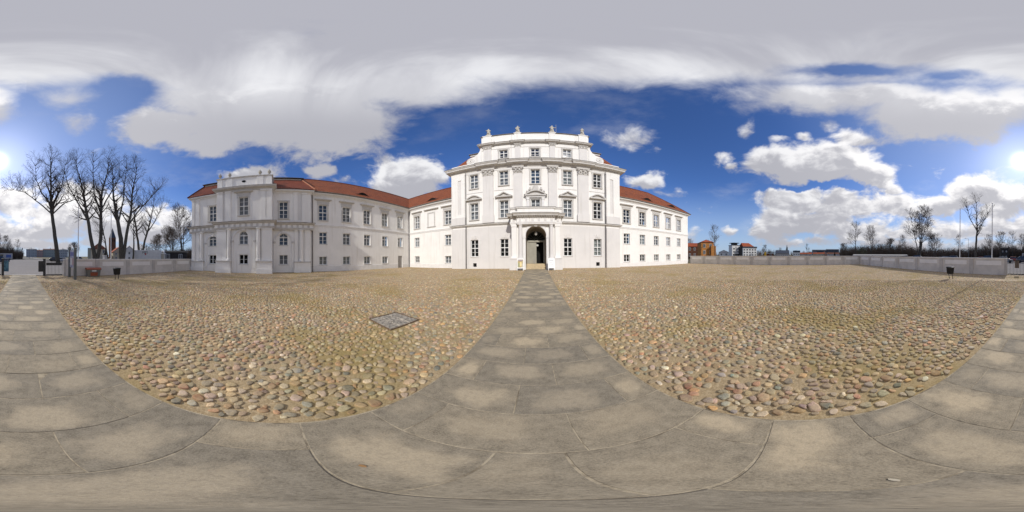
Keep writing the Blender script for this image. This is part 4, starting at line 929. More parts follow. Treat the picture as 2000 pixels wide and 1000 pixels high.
for k in range(k0, k1):
    a, b = Y0+k*ROW, Y0+(k+1)*ROW
    js = [-.70, .20] if k % 2 == 1 else [-.18, .72]
    if k == 0: js = [-.18, .10, .72]
    if abs(a) > 4: js = [j+random.uniform(-.1, .1) for j in js]
    xs = [-1.05]+js+[1.05]
    for i in range(len(xs)-1):
        x0, x1 = xs[i]+.003, xs[i+1]-.003; xm, ym = (x0+x1)/2, (a+b)/2
        mb = MB(); w2, h2 = (x1-x0)/2, (b-a)/2-.003; c_ = .004
        j_ = [random.uniform(-.004, .004) for _ in range(4)]
        mb.add([(-w2, -h2, -.03), (w2, -h2, -.03), (w2, h2, -.03), (-w2, h2, -.03), (-w2+j_[0], -h2, -c_), (w2, -h2+j_[1], -c_), (w2+j_[2], h2, -c_), (-w2, h2+j_[3], -c_),
                (-w2+c_, -h2+c_, 0), (w2-c_, -h2+c_, 0), (w2-c_, h2-c_, 0), (-w2+c_, h2-c_, 0)],
               [(8, 9, 10, 11), (0, 1, 5, 4), (1, 2, 6, 5), (2, 3, 7, 6), (3, 0, 4, 7), (4, 5, 9, 8), (5, 6, 10, 9), (6, 7, 11, 10), (7, 4, 8, 11)])
        o = link('flagstone', mb.mesh('flagstone'), M['flag'], path)
        z = gz(xm, ym); slope = (gz(xm, ym+.1)-gz(xm, ym-.1))/.2
        o.location = (xm, ym, z+.016+random.uniform(-.0025, .0025)); o.rotation_euler = (math.atan(slope)+random.uniform(-.003, .003), random.uniform(-.003, .003), 0)

# ------------------------------------------------------------------ cobbles: every stone real, fitted to its neighbours
m = bpy.data.materials.new('field_cobble'); m.use_nodes = True; t = NB(m.node_tree); bs = m.node_tree.nodes['Principled BSDF']; bs.inputs['Roughness'].default_value = .78; bs.inputs['Specular IOR Level'].default_value = .3
at = t.n('ShaderNodeAttribute'); at.attribute_name = 'stone'; V = t.n('ShaderNodeTexCoord').outputs['Object']
geo = t.n('ShaderNodeNewGeometry'); P_ = geo.outputs['Position']
spk = t.noise(P_, 60, 5, .65)
c = t.mix(1.0, at.outputs['Color'], t.ramp(spk, [(.3, (.62, .60, .58)), (.55, (1, 1, 1)), (.75, (1.3, 1.28, 1.22))]), 'MULTIPLY')
c = t.mix(t.smooth(t.noise(P_, .35, 5, .6), .47, .66, 0, .5), c, (.31, .23, .07, 1))
c = t.mix(t.smooth(t.noise(P_, 7, 4, .6), .42, .66, 0, .5), c, (.46, .355, .20, 1))
t.put(bs.inputs['Base Color'], c)
bn = t.n('ShaderNodeBump'); bn.inputs['Strength'].default_value = .4; bn.inputs['Distance'].default_value = .006; t.put(bn.inputs['Height'], t.noise(P_, 45, 4, .6)); t.put(bs.inputs['Normal'], bn.outputs[0])
M['cobble'] = m
PALETTE = np.array([(.30, .27, .24), (.36, .30, .24), (.42, .34, .24), (.27, .24, .22), (.20, .20, .20), (.33, .22, .16), (.40, .24, .16), (.30, .17, .13), (.22, .25, .25), (.15, .18, .20), (.34, .27, .27), (.46, .42, .36), (.58, .55, .50), (.27, .26, .20), (.42, .27, .14), (.36, .31, .28)])
PWT = np.array([12, 12, 11, 8, 6, 8, 6, 4, 6, 3, 8, 8, 4, 7, 3, 9], float); PWT /= PWT.sum()
SP = .096
gx = np.arange(-19.4, 26.9, SP); gy = np.arange(-14.15, 19.9, SP*.9)
NX, NY = len(gx), len(gy)
px = np.broadcast_to(gx, (NY, NX)) + (np.arange(NY) % 2)[:, None]*SP*.5 + rng.uniform(-.5, .5, (NY, NX))*SP
py = np.broadcast_to(gy[:, None], (NY, NX)) + rng.uniform(-.5, .5, (NY, NX))*SP*.9
# merge: some cells vanish so that their neighbours grow
alive = rng.random((NY, NX)) > .22
BIG = 1e3
qx, qy = np.where(alive, px, px+BIG), np.where(alive, py, py+BIG)
GR = (-3.24, 2.70)
def keep_mask(x, y):
    k = (np.abs(x) > 1.06+.055) | (y > 17.2)
    k &= ~((np.abs(x-GR[0]) < .50) & (np.abs(y-GR[1]) < .52))
    k &= ~((x < -17.05) & (y < 3.75)) & ~((x < L_X+.1))
    k &= ~((np.abs(x) < PW+.2) & (y > P_Y-.15)) & ~((np.abs(x) < 2.75) & (y > 16.15)) & (y < W_Y-.08) & (x < 26.75)
    return k
sel = alive & keep_mask(px, py)
WTS = rng.uniform(-.42, .42, (NY, NX))*SP*SP
jj, ii = np.nonzero(sel)
sx_, sy_ = px[jj, ii], py[jj, ii]; dist = np.hypot(sx_, sy_)
order = np.argsort(dist); jj, ii, sx_, sy_, dist = jj[order], ii[order], sx_[order], sy_[order], dist[order]
# drop what no one could see: far side strips stay, all courtyard is in view
def stone_block(idx, nd, rings):
    """outlines limited by half the way to each neighbour, domed tops"""
    n = len(idx); X, Y = sx_[idx], sy_[idx]; J, I = jj[idx], ii[idx]; WI = WTS[J, I]
    ang = np.arange(nd)*2*np.pi/nd; rot = rng.uniform(0, 2*np.pi, n); A = rot[:, None]+ang[None]
    dx, dy = np.cos(A), np.sin(A)
    el = rng.uniform(.80, 1.35, n); th = rng.uniform(0, np.pi, n)
    c_, s_ = np.cos(A-th[:, None]), np.sin(A-th[:, None])
    cap = rng.triangular(.030, .052, .098, n)[:, None] / np.sqrt((c_/el[:, None])**2+(s_*el[:, None])**2)
    r = cap.copy(); gap = rng.uniform(.002, .011, n)[:, None]
    for a in range(-2, 3):
        for b in range(-3, 4):
            if a == 0 and b == 0: continue
            jn, in_ = np.clip(J+a, 0, NY-1), np.clip(I+b, 0, NX-1)
            vx, vy = qx[jn, in_]-X, qy[jn, in_]-Y; d2 = vx*vx+vy*vy
            dd = dx*vx[:, None]+dy*vy[:, None]
            lim = np.where((dd > 1e-4) & (d2 > 1e-6)[:, None], ((d2+np.where(d2 < 9, WI-WTS[jn, in_], 0))/2)[:, None]/np.maximum(dd, 1e-4), 9.0)-gap
            r = np.minimum(r, lim)
    # stay off the path and cover frame
    lim = np.where(dx*-np.sign(X)[:, None] > .05, (np.abs(X)-1.075)[:, None]/np.maximum(dx*-np.sign(X)[:, None], .05), 9.0); r = np.where((np.abs(X) < 1.6)[:, None], np.minimum(r, lim), r)
    r = np.maximum(r, .014)
    r = (.66*r + .17*np.roll(r, 1, 1) + .17*np.roll(r, -1, 1))*rng.uniform(.76, 1.08, r.shape)
    z0 = gz_np(X, Y); size = r.mean(1); h = size*rng.uniform(.02, .20, n) + .004
    tx, ty = rng.uniform(-.14, .14, n), rng.uniform(-.14, .14, n)
    vs = []
    for (fr_, fz) in rings:
        rx, ry = dx*r*fr_, dy*r*fr_
        z = z0[:, None] + np.where(fz < 0, .03*fz, fz*h[:, None]) + (tx[:, None]*rx+ty[:, None]*ry)*(fz > 0) 
        vs.append(np.stack([X[:, None]+rx, Y[:, None]+ry, z], 2))
    top = np.stack([X, Y, z0+h], 1)[:, None, :]
    return np.concatenate(vs+[top], 1)                 # n, nd*rings+1, 3
def stone_faces(nd, nr):
    q = [(k*nd+i, k*nd+(i+1) % nd, (k+1)*nd+(i+1) % nd, (k+1)*nd+i) for k in range(nr-1) for i in range(nd)]
    t_ = [((nr-1)*nd+i, (nr-1)*nd+(i+1) % nd, nr*nd) for i in range(nd)]
    return q, t_
def stone_cols(n):
    c_ = PALETTE[rng.choice(len(PALETTE), n, p=PWT)]*.84 + np.array([.36, .29, .205])*.16; return np.clip(c_*np.array([1.15, 1.04, .83])*rng.uniform(.72, 1.5, (n, 1))*rng.uniform(.93, 1.07, (n, 3)), 0.02, .9)
def np_mesh(name, V3, nd, nr, cols):
    n, nv, _ = V3.shape; q, t_ = stone_faces(nd, nr)
    q, t_ = np.array(q, int).reshape(-1, 4), np.array(t_); off_ = (np.arange(n)*nv)
    loops = np.concatenate([(q[None]+off_[:, None, None]).reshape(-1), (t_[None]+off_[:, None, None]).reshape(-1)])
    nq, nt = len(q)*n, len(t_)*n
    me = bpy.data.meshes.new(name); me.vertices.add(n*nv); me.vertices.foreach_set('co', V3.reshape(-1).astype(np.float32))
    me.loops.add(len(loops)); me.loops.foreach_set('vertex_index', loops.astype(np.int32)); me.polygons.add(nq+nt)
    me.polygons.foreach_set('loop_start', np.concatenate([np.arange(nq)*4, nq*4+np.arange(nt)*3]).astype(np.int32))
    try: me.polygons.foreach_set('loop_total', np.concatenate([np.full(nq, 4), np.full(nt, 3)]).astype(np.int32))
    except Exception: pass
    me.polygons.foreach_set('use_smooth', np.ones(nq+nt, bool)); me.update(); me.validate()
    ca = me.color_attributes.new('stone', 'FLOAT_COLOR', 'POINT')
    cc = np.ones((n, nv, 4), np.float32); cc[:, :, :3] = cols[:, None, :]; ca.data.foreach_set('color', cc.reshape(-1))
    me.materials.append(M['cobble']); return me
NEAR = np.arange(0, 300); R3 = np.arange(len(dist)) >= 300; MIDI = np.nonzero(R3 & (dist < 5.5))[0]; MID2 = np.nonzero(R3 & (dist >= 5.5) & (dist < 11))[0]; FAR = np.nonzero(R3 & (dist >= 11))[0]
RN = [(1.0, -1), (.96, .5), (.86, .88), (.52, 1.0)]
Vn = stone_block(NEAR, 12, RN); Cn = stone_cols(300)
for k in range(300):
    c0 = Vn[k, -1].copy(); c0[2] -= .02; o = link('cobblestone', np_mesh('cobblestone', (Vn[k:k+1]-c0), 12, 4, Cn[k:k+1]), None, courtyard, loc=tuple(c0))
me = np_mesh('cobblestones', stone_block(MIDI, 9, [(1.0, -1), (.94, .5), (.70, .95)]), 9, 3, stone_cols(len(MIDI))); link('cobblestones', me, None, courtyard, kind='stuff')
me = np_mesh('cobblestones', stone_block(MID2, 6, [(1.02, -1), (.74, .9)]), 6, 2, stone_cols(len(MID2))); link('cobblestones', me, None, courtyard, kind='stuff')
me = np_mesh('distant_cobblestones', stone_block(FAR, 6, [(1.06, -.45)]), 6, 1, stone_cols(len(FAR))); link('distant_cobblestones', me, None, courtyard, kind='stuff')

# stone-filled inspection cover with a rusty frame
M['rust'] = mat('rusty_iron', (.24, .17, .11), .8, .3, metal=.3, var=.4, scale=12)
M['cover'] = mat('rough_cover_stone', (.42, .37, .30), .9, .2, var=.5, scale=14, bump=.9, bscale=30, col2=(.17, .155, .135))
cv = thing('inspection_cover', 'square stone-filled inspection cover with rusty frame set in the cobbles', 'cover', (GR[0], GR[1], 0))
mb = MB()
for a in ((-.455, .455, -.475, -.452), (-.455, .455, .452, .475), (-.455, -.432, -.452, .452), (.432, .455, -.452, .452)): mb.box(GR[0]+a[0], GR[0]+a[1], GR[1]+a[2], GR[1]+a[3], -.03, .022)
mb.build('frame', M['rust'], cv)
ys = [-.455, -.16, .15, .455]
for r_ in range(3):
    xs = [-.435, *[(-.15, .17), (-.2, .08), (-.1, .2)][r_], .435]
    for k in range(3):
        mb = MB(); mb.cbox(GR[0]+xs[k]+.008, GR[0]+xs[k+1]-.008, GR[1]+ys[r_]+.008, GR[1]+ys[r_+1]-.008, -.03, .016+random.uniform(-.006, .008), .022); mb.build('stone', M['cover'], cv)

# ------------------------------------------------------------------ ground outside the court
def noise_mat(name, stops, scale, rough=.95, bump=.2, big=None):
    m = bpy.data.materials.new(name); m.use_nodes = True; t = NB(m.node_tree); bs = m.node_tree.nodes['Principled BSDF']; bs.inputs['Roughness'].default_value = rough; bs.inputs['Specular IOR Level'].default_value = .15
    V = t.n('ShaderNodeTexCoord').outputs['Object']; c = t.ramp(t.noise(V, scale, 6, .65), stops)
    if big: c = t.mix(t.smooth(t.noise(V, big[0], 4, .6), .42, .62, 0, big[2]), c, (*big[1], 1))
    t.put(bs.inputs['Base Color'], c)
    bn = t.n('ShaderNodeBump'); bn.inputs['Strength'].default_value = bump; bn.inputs['Distance'].default_value = .02; t.put(bn.inputs['Height'], t.noise(V, scale*3, 4, .6)); t.put(bs.inputs['Normal'], bn.outputs[0])
    return m
M['turf'] = noise_mat('winter_turf', [(.3, (.10, .085, .045)), (.55, (.15, .13, .06)), (.75, (.20, .17, .10))], .8, big=(.05, (.12, .105, .085), .7))
M['plaza'] = noise_mat('pale_plaza_paving', [(.3, (.27, .25, .24)), (.6, (.33, .31, .295)), (.8, (.37, .35, .335))], 6.0, 1.0, .08, (.25, (.28, .265, .25), .5)); M['plaza'].node_tree.nodes['Principled BSDF'].inputs['Specular IOR Level'].default_value = 0.0
M['asph'] = noise_mat('asphalt', [(.3, (.05, .05, .05)), (.7, (.075, .073, .07))], 12.0, .85)
def sheet(name, x0, x1, y0, y1, z, mt):
    mb = MB(); mb.add([(x0, y0, z), (x1, y0, z), (x1, y1, z), (x0, y1, z)], [(0, 1, 2, 3)]); return mb.build(name, mt, kind='structure')
mb = MB(); n = 48; mb.add([(0, 0, -.06)]+[(2600*math.cos(2*math.pi*k/n), 2600*math.sin(2*math.pi*k/n), -.06) for k in range(n)], [(0, k+1, (k+1) % n+1) for k in range(n)]); mb.build('terrain', M['turf'], kind='structure')
sheet('plaza_ground', -60, 75, -75, -14.72, -.03, M['plaza']); sheet('street', -7, 9, -420, -75, -.035, M['asph']); sheet('cross_street', -160, 160, -92, -75.01, -.04, M['asph'])
sheet('footpath', 9, 14, -420, -92.01, -.03, M['plaza']); sheet('footpath', -12, -7, -420, -92.01, -.03, M['plaza'])
mb = MB(); mb.cbox(-3.5, 3.6, -14.95, -14.72, -.06, .022, .01); mb.build('threshold_kerb', M['trim'], kind='structure')

# ------------------------------------------------------------------ courtyard walls: rendered bays between piers, pale panels, coping
M['wgrey'] = mat('grey_wall_render', (.72, .68, .62), .9, .2, var=.14, scale=1.2, bump=.12, bscale=25)
M['wwhite'] = mat('white_wall_panel', (.90, .87, .82), .9, .2, var=.08, scale=1.2)
M['wpier'] = mat('grey_pier_render', (.60, .565, .52), .9, .2, var=.18, scale=1.5)
M['cope'] = mat('pale_coping', (.84, .82, .79), .7, .3, var=.15, scale=3)
def yard_wall(label, a, b, nbay, end_pier=(True, True), h=1.50, side=1):
    """wall from a to b; its court face lies on the left of travel for side=1"""
    a, b = Vector((*a, 0)), Vector((*b, 0)); L = (b-a).length; d = (b-a)/L; ang = math.atan2(d.y, d.x)
    root = thing('courtyard_wall', label, 'wall', tuple(a))
    Rm = Matrix.Translation(a) @ Matrix.Rotation(ang, 4, 'Z')
    def part(mb, nm, mt):
        mb.v = [tuple(Rm @ Vector(p)) for p in mb.v]; return mb.build(nm, mt, root)
    f = (0, .30) if side < 0 else (-.30, 0)
    cy = 0 ; o = side
    def bx(mb, x0, x1, p0, p1, z0, z1):  # p = distance proud of the court face
        y0, y1 = sorted((o*p0, o*p1)); mb.box(x0, x1, y0, y1, z0, z1); return mb
    part(bx(MB(), 0, L, -.32, 0, -.1, h-.10), 'wall_body', M['wgrey'])
    part(bx(MB(), -.04, L+.04, -.38, .07, h-.06, h), 'coping', M['cope']); part(bx(MB(), -.02, L+.02, -.35, .035, h-.10, h-.06), 'coping_bed', M['wgrey'])
    part(bx(MB(), 0, L, 0, .03, -.1, .42), 'plinth', M['wgrey'])
    for k in range(nbay+1):
        x = L*k/nbay; part(bx(MB(), max(0, x-.20), min(L, x+.20), 0, .06, -.1, h-.102), 'pier', M['wpier'])
    for k in range(nbay):
        x0, x1 = L*k/nbay+.48, L*(k+1)/nbay-.48
        part(bx(MB(), x0, x1, 0, .022, .86, 1.24), 'panel', M['wwhite'])
        part(bx(MB(), x0-.12, x1+.12, 0, .012, .48, .80), 'lower_panel', M['wgrey'])
    return root
yard_wall('low rendered wall with pale panels running from the gate to the arcaded pavilion', (-3.45, -13.95), (-18.72, -11.35), 5, side=-1)
yard_wall('low rendered wall with pale panels behind the waste bin, between gate and corner', (3.60, -13.9), (26.8, -11.85), 7, side=1)
yard_wall('low rendered wall with pale panels along the far side of the court', (26.8, -11.85), (26.8, 19.3), 10, side=1)
# ---- gates
def gate(label, x0, x1, y, boards):
    g_ = thing('iron_gate', label, 'gate', ((x0+x1)/2, y, 0), 'iron gates either side of the path')
    mb = MB(); mb.box(x0, x1, y-.025, y+.025, .06, .12); mb.build('rail', M['iron'], g_)
    mb = MB(); mb.box(x0, x1, y-.02, y+.02, 1.28, 1.33); mb.build('rail', M['iron'], g_)
    n = int((x1-x0)/.125)
    bar = MB(); bar.box(-.011, .011, -.011, .011, .08, 1.42); bme = bar.mesh('bar')
    for k in range(n+1):
        link('bar', bme, M['iron'], g_, loc=(x0+(x1-x0)*k/n, y, 0))
    for (a, b_, z0_, z1_, mt, nm, yo) in boards:
        mb = MB(); mb.box(a, b_, y+yo-.02, y+yo+.02, z0_, z1_); mb.build(nm, mt, g_)
    return g_
M['board'] = mat('dark_grey_board', (.035, .037, .04), .5, .4, var=.2); M['blueb'] = mat('blue_notice', (.03, .10, .17), .5, .4, var=.5, scale=4, col2=(.10, .25, .33)); M['tan'] = mat('tan_panel', (.27, .22, .17), .8, .2, var=.2)
gate('black iron gate with a dark horizontal board, beside the grit bin', -3.42, -1.92, -14.2, [(-3.35, -1.95, .92, 1.16, M['board'], 'board', .05)])
gate('black iron gate with a tan panel, beside the long wall', 2.02, 3.56, -14.2, [(2.55, 2.95, .62, 1.28, M['tan'], 'panel', -.04)])
for x, lb, mt in ((-1.78, 'dark gate post with grey board, beside the gate nearer the grit bin', M['board']), (1.85, 'dark gate post with blue notice, beside the gate with tan panel', M['blueb'])):
    g_ = thing('gate_post', lb, 'gate post', (x, -14.2, 0)); s = 1 if x < 0 else -1
    mb = MB(); mb.box(x-.10, x+.10, -14.3, -14.1, 0, 1.45); mb.build('post', M['board'], g_)
    mb = MB(); mb.box(min(x+s*.1, x+s*.52), max(x+s*.1, x+s*.52), -14.24, -14.18, .35, 1.30); mb.build('notice_board', mt, g_)
    mb = MB(); mb.box(x-.13, x+.13, -14.33, -14.07, 1.45, 1.49); mb.build('cap', M['iron'], g_)
# ---- information sign of two steel slabs with a printed panel between
sg_ = thing('information_sign', 'tall grey steel sign of two upright slabs holding a printed panel', 'sign', (-3.73, -12.2, 0))
for y, h in ((-11.5, 2.34), (-13.0, 2.48)):
    mb = MB(); mb.box(-3.82, -3.64, y-.10, y+.10, -.05, h); mb.build('upright', M['steel'], sg_)
M['poster'] = mat('printed_poster', (.45, .46, .52), .5, .4, var=.6, scale=5, col2=(.20, .20, .34))
mb = MB(); mb.box(-3.75, -3.71, -12.88, -11.62, .85, 2.2); pn_ = mb.build('printed_panel', M['poster'], sg_)
for k, (z0_, z1_, y0_, y1_) in enumerate(((1.75, 2.05, -12.7, -11.8), (1.05, 1.6, -12.7, -12.3), (1.05, 1.6, -12.2, -11.8))):
    mb = MB(); mb.box(-3.709, -3.706, y0_, y1_, z0_, z1_); mb.build('print_field', mat('print_field%d' % k, [(.14, .15, .35), (.62, .60, .58), (.40, .28, .30)][k], .5), pn_)
# ---- grit bin
M['orange'] = mat('orange_plastic', (.36, .095, .045), .5, .4, var=.12); M['binbody'] = mat('grey_green_plastic', (.20, .20, .175), .6, .35, var=.12)
gb = thing('grit_bin', 'grey grit bin with orange lid standing against the courtyard wall', 'grit bin', (-5.9, -13.05, 0))
c_, s_ = math.cos(-.17), math.sin(-.17)
def rot(mb, o=(-5.9, -13.05), a=-.17):
    ca, sa = math.cos(a), math.sin(a); mb.v = [(o[0]+p[0]*ca-p[1]*sa, o[1]+p[0]*sa+p[1]*ca, p[2]) for p in mb.v]; return mb
mb = MB(); mb.add([(-.52, -.30, .0), (.52, -.30, 0), (.52, .30, 0), (-.52, .30, 0), (-.60, -.36, .60), (.60, -.36, .60), (.60, .36, .60), (-.60, .36, .60)], [(0, 3, 2, 1), (4, 5, 6, 7), (0, 1, 5, 4), (1, 2, 6, 5), (2, 3, 7, 6), (3, 0, 4, 7)]); rot(mb).build('body', M['binbody'], gb)
mb = MB(); prof = [(-.40, .60), (.40, .60), (.41, .64), (.30, .72), (0, .76), (-.30, .72), (-.41, .64)]; mb.prism(prof, 'x', -.65, .65); rot(mb).build('lid', M['orange'], gb)
mb = MB(); mb.add([(-.30, .31, .06), (.30, .31, .06), (.34, .345, .36), (-.34, .345, .36)], [(3, 2, 1, 0)]); mb.v = [(p[0], p[1]+.02, p[2]) for p in mb.v]; rot(mb).build('orange_flap', M['orange'], gb)
mb = MB(); mb.box(-.2, .2, .36, .375, .44, .55); rot(mb).build('label_plate', M['cope'], gb)
# ---- waste bins
def waste_bin(loc, label, rz, lean):
    b_ = thing('waste_bin', label, 'bin', loc, 'black waste bins'); x, y = loc[:2]
    mb = MB(); w_, d_ = .23, .17
    mb.add([(x-w_*.85, y-d_*.85, .36), (x+w_*.85, y-d_*.85, .36), (x+w_*.85, y+d_*.85, .36), (x-w_*.85, y+d_*.85, .36), (x-w_, y-d_, .80), (x+w_, y-d_, .80), (x+w_, y+d_, .80), (x-w_, y+d_, .80)], [(0, 3, 2, 1), (0, 1, 5, 4), (1, 2, 6, 5), (2, 3, 7, 6), (3, 0, 4, 7), (4, 5, 6, 7)]); mb.build('container', M['iron'], b_)
    mb = MB(); mb.cbox(x-w_-.02, x+w_+.02, y-d_-.02, y+d_+.02, .802, .88, .03); mb.build('hood', M['board'], b_)
    for s in (-1, 1):
        mb = MB(); mb.tube((x+s*.13+lean, y, -.05), (x+s*.17, y, .42), .022); mb.build('leg', M['iron'], b_)
waste_bin((-6.7, -10.45, 0), 'black waste bin on two legs near the grit bin', 0, 0); waste_bin((6.7, -9.8, 0), 'black waste bin on slanting legs standing alone on the cobbles', 0, -.10)
# ---- pavement signs at the portal
M['paint'] = mat('poster_print', (.55, .50, .40), .6, .3, var=.7, scale=3, col2=(.40, .30, .10)); M['paper'] = mat('white_paper', (.82, .82, .80), .6, .3, var=.12, scale=6)
for x, lb, mt in ((-1.52, 'white framed pavement sign with a painterly poster beside the portal', M['paint']), (1.47, 'plain white pavement sign beside the portal steps', M['paper'])):
    z = gz(x, 15.8)+.02; s_ = thing('pavement_sign', lb, 'sign', (x, 15.8, z), 'pavement signs at the portal')
    for sgn in (-1, 1):
        mb = MB(); w_ = .33
        def q(u, v, t_): return (x+u, 15.8+sgn*(.30*(1-v/1.15)+.03)+sgn*t_, z+v)
        def bar(u0, u1, v0, v1, t0=-.015, t1=.015): mb.add([q(u0, v0, t0), q(u1, v0, t0), q(u1, v1, t0), q(u0, v1, t0), q(u0, v0, t1), q(u1, v0, t1), q(u1, v1, t1), q(u0, v1, t1)], [(0, 3, 2, 1), (4, 5, 6, 7), (0, 1, 5, 4), (1, 2, 6, 5), (2, 3, 7, 6), (3, 0, 4, 7)])
        bar(-w_, -w_+.06, 0, 1.15); bar(w_-.06, w_, 0, 1.15); bar(-w_+.06, w_-.06, 1.05, 1.15); bar(-w_+.06, w_-.06, .20, .28); fr_ = mb.build('frame', M['frame'], s_)
        mb = MB(); bar(-w_+.055, w_-.055, .275, 1.055, -.008, .008); pb = mb.build('poster', mt, s_)
        if mt is M['paper'] and sgn < 0:
            for (u0, u1, v0, v1) in ((-.2, .2, .9, .95), (-.15, .05, .7, .74), (-.1, .2, .55, .58)):
                mb = MB(); bar(u0, u1, v0, v1, .009, .011); mb.build('print_line', mat('grey_print', (.45, .46, .5), .7), pb)
        elif sgn < 0:
            for (u0, u1, v0, v1, cc) in ((-.05, .12, .4, .8, (.75, .6, .30)), (-.22, -.06, .35, .7, (.30, .32, .18)), (-.2, .22, .88, 1.02, (.35, .28, .28))):
                mb = MB(); bar(u0, u1, v0, v1, .009, .011); mb.build('print_field', mat('poster_field', cc, .7), pb)
# ---- flagpoles
M['pole'] = mat('white_flagpole', (.62, .62, .62), .4, .5)
for x, y, h, lb in ((-5.2, -15.1, 6.9, 'bare flagpole beyond the wall beside the first big tree'), (-8.9, -15.1, 7.15, 'bare flagpole beyond the wall in front of the forked trees'), (9.2, -15.3, 6.95, 'bare flagpole beyond the wall behind the lone waste bin'), (5.2, -14.5, 6.85, 'bare flagpole beyond the wall close to the gate with tan panel')):
    f_ = thing('flagpole', lb, 'flagpole', (x, y, 0), 'flagpoles outside the courtyard wall')
    mb = MB(); mb.tube((x, y, -.05), (x, y, h), .055, .035, 10); mb.build('pole', M['pole'], f_); mb = MB(); mb.lathe([(.01, -.03), (.055, 0), (.05, .05), (.01, .08)], (x, y, h), 10); mb.build('finial', M['pole'], f_)
    mb = MB(); mb.lathe([(.13, 0), (.13, .06), (.08, .1)], (x, y, -.03), 10); mb.build('base', M['steel'], f_)
# ---- fallen leaves and paper scraps on the path
for x, y, cc, lb, nm, ct in ((-.45, .24, (.34, .19, .08), 'single orange brown leaf lying on the flagstones', 'fallen_leaf', 'leaf'), (.26, -.20, (.50, .44, .33), 'pale paper scrap lying on the flagstones of the path', 'paper_scrap', 'litter')):
    k_ = .62; pts = [(-.03, 0, .0175), (-.012, -.016, .019), (.014, -.013, .0195), (.035, .004, .0175), (.012, .017, .0195), (-.014, .013, .019)]
    mb = MB(); mb.add([(x+p[0]*k_, y+p[1]*k_, p[2]) for p in pts], [(0, 1, 5), (1, 2, 4, 5), (2, 3, 4)]); o = mb.build(nm, mat('dry_leaf', cc, .8), None); tag(o, lb, ct)

# ------------------------------------------------------------------ trees
M['bark'] = mat('dark_bark', (.075, .063, .050), .95, .1, var=.45, scale=6, bump=.5, bscale=12, col2=(.12, .11, .085))
M['twig'] = mat('bare_twigs', (.085, .066, .052), .95, .1)
M['bark2'] = mat('grey_bark', (.10, .088, .075), .95, .1, var=.4, scale=5); M['twig2'] = mat('grey_brown_twigs', (.13, .10, .078), .95, .1)
def tube_chain(segs, sides):
    """list of polylines with radii -> one mesh buffer, vectorised"""
    mb = MB()
    for pts, rad in segs:
        n = len(pts); k = sides(rad[0]); ref = Vector((.3, .5, .81)); base = len(mb.v)
        for i in range(n):
            d = (pts[min(i+1, n-1)]-pts[max(i-1, 0)]).normalized(); a = d.cross(ref)
            if a.length < .05: a = d.cross(Vector((1, 0, 0)))
            a.normalize(); b = d.cross(a)
            for j in range(k):
                t_ = 2*math.pi*j/k; p = pts[i]+(a*math.cos(t_)+b*math.sin(t_))*rad[i]; mb.v.append((p.x, p.y, p.z))
        for i in range(n-1):
            for j in range(k):
                j2 = (j+1) % k; mb.f.append((base+i*k+j, base+i*k+j2, base+(i+1)*k+j2, base+(i+1)*k+j))
    return mb
def grow(rs, stems, H, spread=1.0, levels=3, dens=1.0, twig_r=.013):
    """stems: list of [(x,y,z,r)...] control points of the main stems; limbs rise and fork from them"""
    trunk, crown = [], []
    def rv(s): return Vector((rs.uniform(-1, 1), rs.uniform(-1, 1), rs.uniform(-1, 1)))*s
    def branch(p, d, L, r, lev):
        n = max(3, int(L/(.8 if lev == 1 else .5)))
        if lev >= 3: n = 3
        n = min(n, 10); pts, rad = [p.copy()], [r]; q = p.copy(); dd = d.normalized(); wob = (.20, .20, .26, .30, .3)[lev]
        for i in range(n):
            dd = (dd+rv(wob)+Vector((0, 0, (.12, .13, .06, .03, .02)[lev]))).normalized(); q = q+dd*(L/n); pts.append(q.copy()); rad.append(max(r*(1-.82*(i+1)/n), twig_r*.5))
            if lev < levels:
                kids = {1: 2, 2: 2, 3: 2}.get(lev, 2)
                if i >= (1 if lev == 1 else 0):
                    for _ in range(kids):
                        if rs.random() > dens*(.80 if lev < 3 else .9): continue
                        side = dd.cross(rv(1)).normalized(); nd = (dd*rs.uniform(.8, 1.2)+side*rs.uniform(.5, .95)).normalized()
                        rem = 1-.55*(i+1)/n; branch(q, nd, L*rs.uniform(.42, .70)*rem+.35, max(rad[-1]*rs.uniform(.5, .72), twig_r), lev+1)
        (trunk if lev == 0 else crown).append((pts, rad))
    for st in stems:
        P = [Vector(s[:3]) for s in st]; Rr = [s[3] for s in st]
        # smooth the stem
        pts, rad = [], []
        for i in range(len(P)-1):
            for k in range(4):
                t_ = k/4; pts.append(P[i].lerp(P[i+1], t_)+rv(.05)*(1 if (i or k) else 0)); rad.append(Rr[i]*(1-t_)+Rr[i+1]*t_)
        pts.append(P[-1]); rad.append(Rr[-1]); trunk.append((pts, rad))
        z_lo = H*.36
        for i in range(1, len(pts)):
            z = pts[i].z
            if z < z_lo or (st[0][2] > 3 and i < len(pts)*.38): continue
            d = (pts[i]-pts[i-1]).normalized(); f = (z-z_lo)/(H-z_lo)
            for _ in range(3 if f > .12 else 2):
                if rs.random() > .82*dens: continue
                a = rs.uniform(0, 2*math.pi); side = Vector((math.cos(a), math.sin(a), 0)); up = rs.uniform(.35, .9)+.5*f
                L = H*spread*rs.uniform(.22, .34)*(1.0-.45*f); branch(pts[i], side+Vector((0, 0, up)), L, max(rad[i]*rs.uniform(.45, .70), .06), 1)
        for _ in range(5): branch(pts[-1], d+rv(.55), H*.19*spread, max(rad[-1]*.9, .04), 1)
    return trunk, crown
def tree_meshes(seed, stems, H, **kw):
    rs = random.Random(seed); tr_, cr = grow(rs, stems, H, **kw)
    return tube_chain(tr_, lambda r: 9).mesh('trunk', True), tube_chain(cr, lambda r: 6 if r > .08 else (4 if r > .03 else 3)).mesh('crown')
